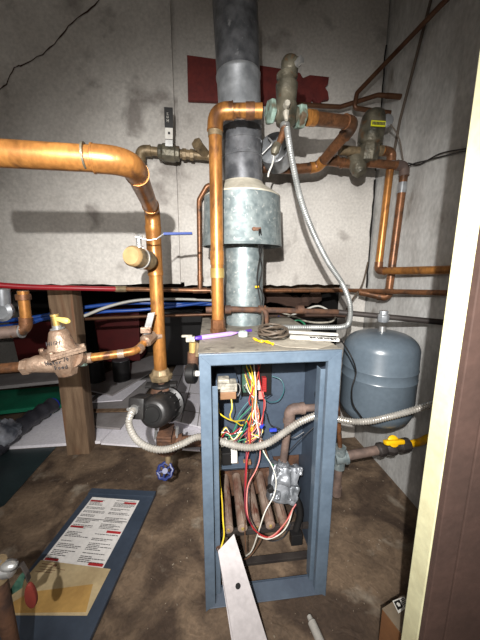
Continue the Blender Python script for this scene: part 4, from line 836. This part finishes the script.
one('plastic_film', q, 'film', 'crumpled shiny plastic film at the left edge above the dark sheet', 'plastic film')
sheet('dark_sheet', [(-30, 520), (4, 505), (56, 447), (-30, 452)], .0015, .003, 'sheet', 'dark teal sheet flat on the floor at the left edge', 'sheet')

# ---------------------------------------------------------------- boiler door on the floor
zd = .022
dc = [P(92, 489, Z=zd), P(156, 492, Z=zd), P(84, 652, Z=zd)]
dc.append(dc[0]+dc[2]-dc[1]); dc[3] = P(-26, 640, Z=zd)
t = thing('boiler_door', 'dark blue boiler front panel lying flat on the floor', 'panel', (dc[0]+dc[2])/2*1.0-Vector((0, 0, zd)))
MB().prism([p-Vector((0, 0, .018)) for p in dc], (0, 0, .018)).build('door_panel', 'doorblue', t, False, .002)
nrm = (dc[3]-dc[0]).normalized(); MB().prism([dc[0], dc[1], dc[1]+nrm*.035, dc[0]+nrm*.035], (0, 0, .006)).build('end_lip', 'doorblue', t, False, .001)
ZP = zd+.0008
lb = [P(92.5, 497, Z=ZP), P(139.5, 500.5, Z=ZP), P(103, 568, Z=ZP), P(42, 561, Z=ZP)]
lbo = MB().prism([p-Vector((0, 0, .0006)) for p in lb], (0, 0, .0008)).build('instruction_label', 'label', t, False)
def bil(u, v): return (lb[0]*(1-u)+lb[1]*u)*(1-v)+(lb[3]*(1-u)+lb[2]*u)*v+Vector((0, 0, .0004))
def bar(mb, u0, u1, v0, v1): mb.prism([bil(u0, v0), bil(u1, v0), bil(u1, v1), bil(u0, v1)], (0, 0, .0003))
q = MB()
for (u0, u1, v0, v1) in ((.02, .28, .055, .085), (.72, .97, .05, .085), (.02, .26, .50, .53), (.72, .98, .53, .565), (.02, .24, .955, .985), (.74, .98, .955, .99)): bar(q, u0, u1, v0, v1)
q.build('warning_bar', 'redprint', lbo, False)
q = MB(); v = .03
while v < .97:
    for (ua, ub) in ((.04, .46), (.54, .96)):
        if random.random() < .85:
            u = ua
            e_ = ub-random.choice([0, .05, .15, .22])
            while u < e_:
                w_ = random.uniform(.02, .07); bar(q, u, min(u+w_, e_), v, v+.009); u += w_+.008
    v += .021 if random.random() > .12 else .045
bar(q, .02, .98, .375, .385); q.build('printed_text', 'print', lbo, False)
z2 = ZP+.0012
cd = [P(41, 560, Z=z2), P(110.6, 569, Z=z2), P(87, 615.5, Z=z2), P(-6, 615, Z=z2)]
o = one('yellowed_card', MB().prism([p-Vector((0, 0, .001)) for p in cd], (0, 0, .001)), 'card', 'yellowed paper sheet on the blue panel, below the white printed label', 'paper')
q = MB(); 
def bil2(u, v): return (cd[0]*(1-u)+cd[1]*u)*(1-v)+(cd[3]*(1-u)+cd[2]*u)*v+Vector((0, 0, .0001))
for (u0, u1, v0, v1) in ((.05, .2, .06, .075), (.22, .27, .05, .10), (.05, .33, .12, .13), (.08, .3, .17, .18), (.05, .28, .22, .23), (.35, .42, .14, .15)): q.prism([bil2(u0, v0), bil2(u1, v0), bil2(u1, v1), bil2(u0, v1)], (0, 0, .0004))
q.build('faded_print', mat('faded_print', S(120, 84, 60), .9), o, False)
z3 = z2+.001
oc = [P(30, 592, Z=z3), P(93, 584, Z=z3), P(86, 612, Z=z3), P(-6, 613, Z=z3)]
one('ochre_card', MB().prism([p-Vector((0, 0, .0008)) for p in oc], (0, 0, .0008)), 'ochre', 'darker ochre paper lying over the lower half of the yellowed sheet', 'paper')

# ---------------------------------------------------------------- red-handled valve, bottom left
vz = P(12, 568, Y=.62)
t = thing('red_handle_valve', 'silver valve with red paddle handle on a dark pipe at the bottom left', 'valve', (P(3, 600, Y=.62).x, .62, 0))
xx = P(3, 600, Y=.62).x
MB().tube([(xx, .62, 0), (xx, .62, vz.z-.02)], .017, 14).build('stand_pipe', 'iron', t)
MB().tube([(xx, .62, vz.z-.03), (xx, .62, vz.z+.02)], .022, 12).build('tee', 'brass', t)
MB().lathe((xx-.04, .62, vz.z), (1, -.1, .1), [(0, .017), (.03, .02), (.05, .02), (.053, .014), (.062, .014), (.066, .02), (.082, .018), (.086, .01)], 10).build('valve_body', 'steel', t)
MB().ball(P(9, 566, Y=.60), .012, (1.6, 1, .9)).build('glass_knob', 'steel', t)
pa = P(22, 564, Y=.61); pb = P(27, 573, Y=.60); pcn = P(31, 595, Y=.60)
strap([P(12, 569, Y=.605), pa, pb, P(29, 580, Y=.60)], (0, .012, 0), .003, 'lever', 'blackiron', t)
pd = MB(); n = 20
def pad(dy): return [pcn+Vector((.013*math.cos(2*PI*i/n)*(1-.18*math.sin(2*PI*i/n)), dy, .036*math.sin(2*PI*i/n))) for i in range(n)]
pd.prism(pad(-.005), (0, .010, 0)); pd.build('red_handle', 'red', t, True, .003)
q = MB().prism([P(7, 598, Y=.64), P(22, 588, Y=.64), P(26, 570, Y=.64), P(20, 575, Y=.64), P(10, 590, Y=.64)], (0, .002, 0)); q.build('green_tag', 'pcb', t, False)

# ---------------------------------------------------------------- pale flap leaning in the boiler front
p_far = P(226, 545, Y=.765); p_near = P(252, 672, Z=0.003)
dirv = (p_near-p_far).normalized(); side = Vector((1, .12, .05)).normalized(); nr = dirv.cross(side).normalized()
fp = [Pn(a_, b_, p_far, nr) for a_, b_ in ((218, 551), (234, 534), (267, 640))]
dn = (fp[2]-fp[1]).normalized(); 
c3 = Pn(277, 672, p_far, nr); c4 = Pn(239, 672, p_far, nr); cm_ = Pn(231.5, 640, p_far, nr)
if nr.z < 0: nr = -nr
t = thing('metal_flap', 'long pale sheet-metal strip leaning out of the boiler front onto the floor', 'metal strip', (p_near.x, p_near.y, 0))
MB().prism([fp[0], fp[1], c3, c4], nr*-.0015).build('strip', 'flap', t, False)
hd_ = nr*-.028
MB().prism([fp[0], c4, c4+hd_*.1, cm_+hd_*.3, fp[0]+(cm_-fp[0])*.3+hd_*.7, fp[0]+hd_*.7], Vector((.0015, 0, 0))).build('folded_edge', 'flap', t, False)
hc_ = Pn(238, 586, p_far, nr); MB().lathe(hc_, nr, [(.0, .0085), (.001, .0085)], 18).build('bolt_hole', 'black', t)
# scrap pipe, bottom
s0 = P(309, 616, Z=.012); s1_ = P(324, 650, Z=.012)
q = MB().tube([s0, s0+(s1_-s0)*.15, s0+(s1_-s0)*.2, s1_], [.008, .009, .014, .014], 14); one('scrap_pipe', q, 'pipe_scrap', 'short pale pipe end lying on the floor in front of the boiler', 'pipe end')
# box bottom right
bh = .16; c_ = P(382, 609, Z=bh); c2_ = P(405, 594, Z=bh)
dd = (c2_-c_).normalized(); ee = Vector((dd.y, -dd.x, 0)); L2 = .16
t = thing('cardboard_box', 'small brown cardboard box with a black and white label beside the door jamb', 'box', (c_.x, c_.y, 0))
ll = min(.10, (.46-c_.x)/max(dd.x, .2)); b0 = [Vector((p.x, p.y, 0)) for p in (c_, c_+dd*L2*.6, c_+dd*L2*.6+ee*.10, c_+ee*.10)]
MB().prism(b0, (0, 0, bh)).build('box_body', 'card2', t, False, .002); MB().prism([p+Vector((0, 0, bh)) for p in b0], (0, 0, .002)).build('box_top', 'boxtop', t, False)
zl_ = bh+.0025; lq = [P(392.5, 601, Z=zl_), P(404, 596.5, Z=zl_), P(409, 606, Z=zl_), P(398.5, 613.5, Z=zl_)]
lo_ = MB().prism(lq, (0, 0, .0006)).build('box_label', 'white', t, False)
q = MB(); 
def bil3(u, v): return (lq[0]*(1-u)+lq[1]*u)*(1-v)+(lq[3]*(1-u)+lq[2]*u)*v+Vector((0, 0, .0006))
q.prism([bil3(.06, .1), bil3(.55, .1), bil3(.55, .8), bil3(.06, .8)], (0, 0, .0003))
for i in range(5): q.prism([bil3(.62, .12+i*.16), bil3(.95, .12+i*.16), bil3(.95, .2+i*.16), bil3(.62, .2+i*.16)], (0, 0, .0003))
q.build('label_print', 'black', lo_, False)
q = MB().lathe(bil3(.3, .45), (0, 0, 1), [(0, .006), (.0008, .006)], 5); q.build('label_symbol', 'white', lo_, False)

# ================================================================ LIGHT, CAMERA
wd = bpy.data.worlds.new('room_air'); bpy.context.scene.world = wd; wd.use_nodes = True
wd.node_tree.nodes['Background'].inputs[0].default_value = (1, .96, .92, 1); wd.node_tree.nodes['Background'].inputs[1].default_value = .25
def lamp(name, kind, loc, tgt, power, **kw):
    l = bpy.data.lights.new(name, kind); l.energy = power
    for k_, v_ in kw.items(): setattr(l, k_, v_)
    o = bpy.data.objects.new(name, l); C.objects.link(o); o.location = loc
    o.rotation_euler = (Vector(tgt)-Vector(loc)).to_track_quat('-Z', 'Y').to_euler(); return o
lamp('head_torch', 'SPOT', (-.10, -.20, 1.395), (.20, 1.7, .70), 165, spot_size=math.radians(102), spot_blend=1.0, shadow_soft_size=.008, color=(1, .98, .955))
rb = lamp('soft_fill', 'SPOT', (-.28, -.45, 1.55), (.35, 1.5, .66), 62, spot_size=math.radians(98), spot_blend=1.0, shadow_soft_size=.22, color=(1, .95, .9))  # added soft fill, lifts the shadows and the right wall; no lamp in the room
cam = bpy.data.cameras.new('camera'); co = bpy.data.objects.new('camera', cam); C.objects.link(co)
co.location = CAM; co.rotation_euler = (PI/2-PIT, 0, -YAW)
cam.sensor_fit = 'VERTICAL'; cam.sensor_height = 24; cam.lens = FPX*24/640; cam.clip_start = .01
sc_ = bpy.context.scene; sc_.camera = co
sc_.view_settings.view_transform = 'Standard'; sc_.view_settings.look = 'None'; sc_.view_settings.gamma = 1; sc_.view_settings.exposure = .3; sc_.view_settings.use_curve_mapping = False
GR = {'foam_board': 'boards lying on the crawlspace floor', 'blue_tubing': 'blue water tubing in the crawlspace', 'loose_cable': 'loose cables behind the boiler', 'storage_bin': 'storage bins in the crawlspace', 'paint_can': 'paint cans in the crawlspace', 'copper_tube': 'thin copper tubes by the wall corner', 'copper_drop_pipe': 'vertical copper pipes by the wall corner', 'white_strip': 'white strips on the boiler top', 'armoured_conduit': 'armoured conduits at the boiler', 'ball_valve': 'lever ball valves on the pipes', 'crawlspace_pipe': 'dim pipes crossing the crawlspace'}
for o in bpy.data.objects:
    if o.parent is None and o.name.split('.')[0] in GR and 'category' in o: o['group'] = GR[o.name.split('.')[0]]
for o in bpy.data.objects:
    if '_o' in o: del o['_o']
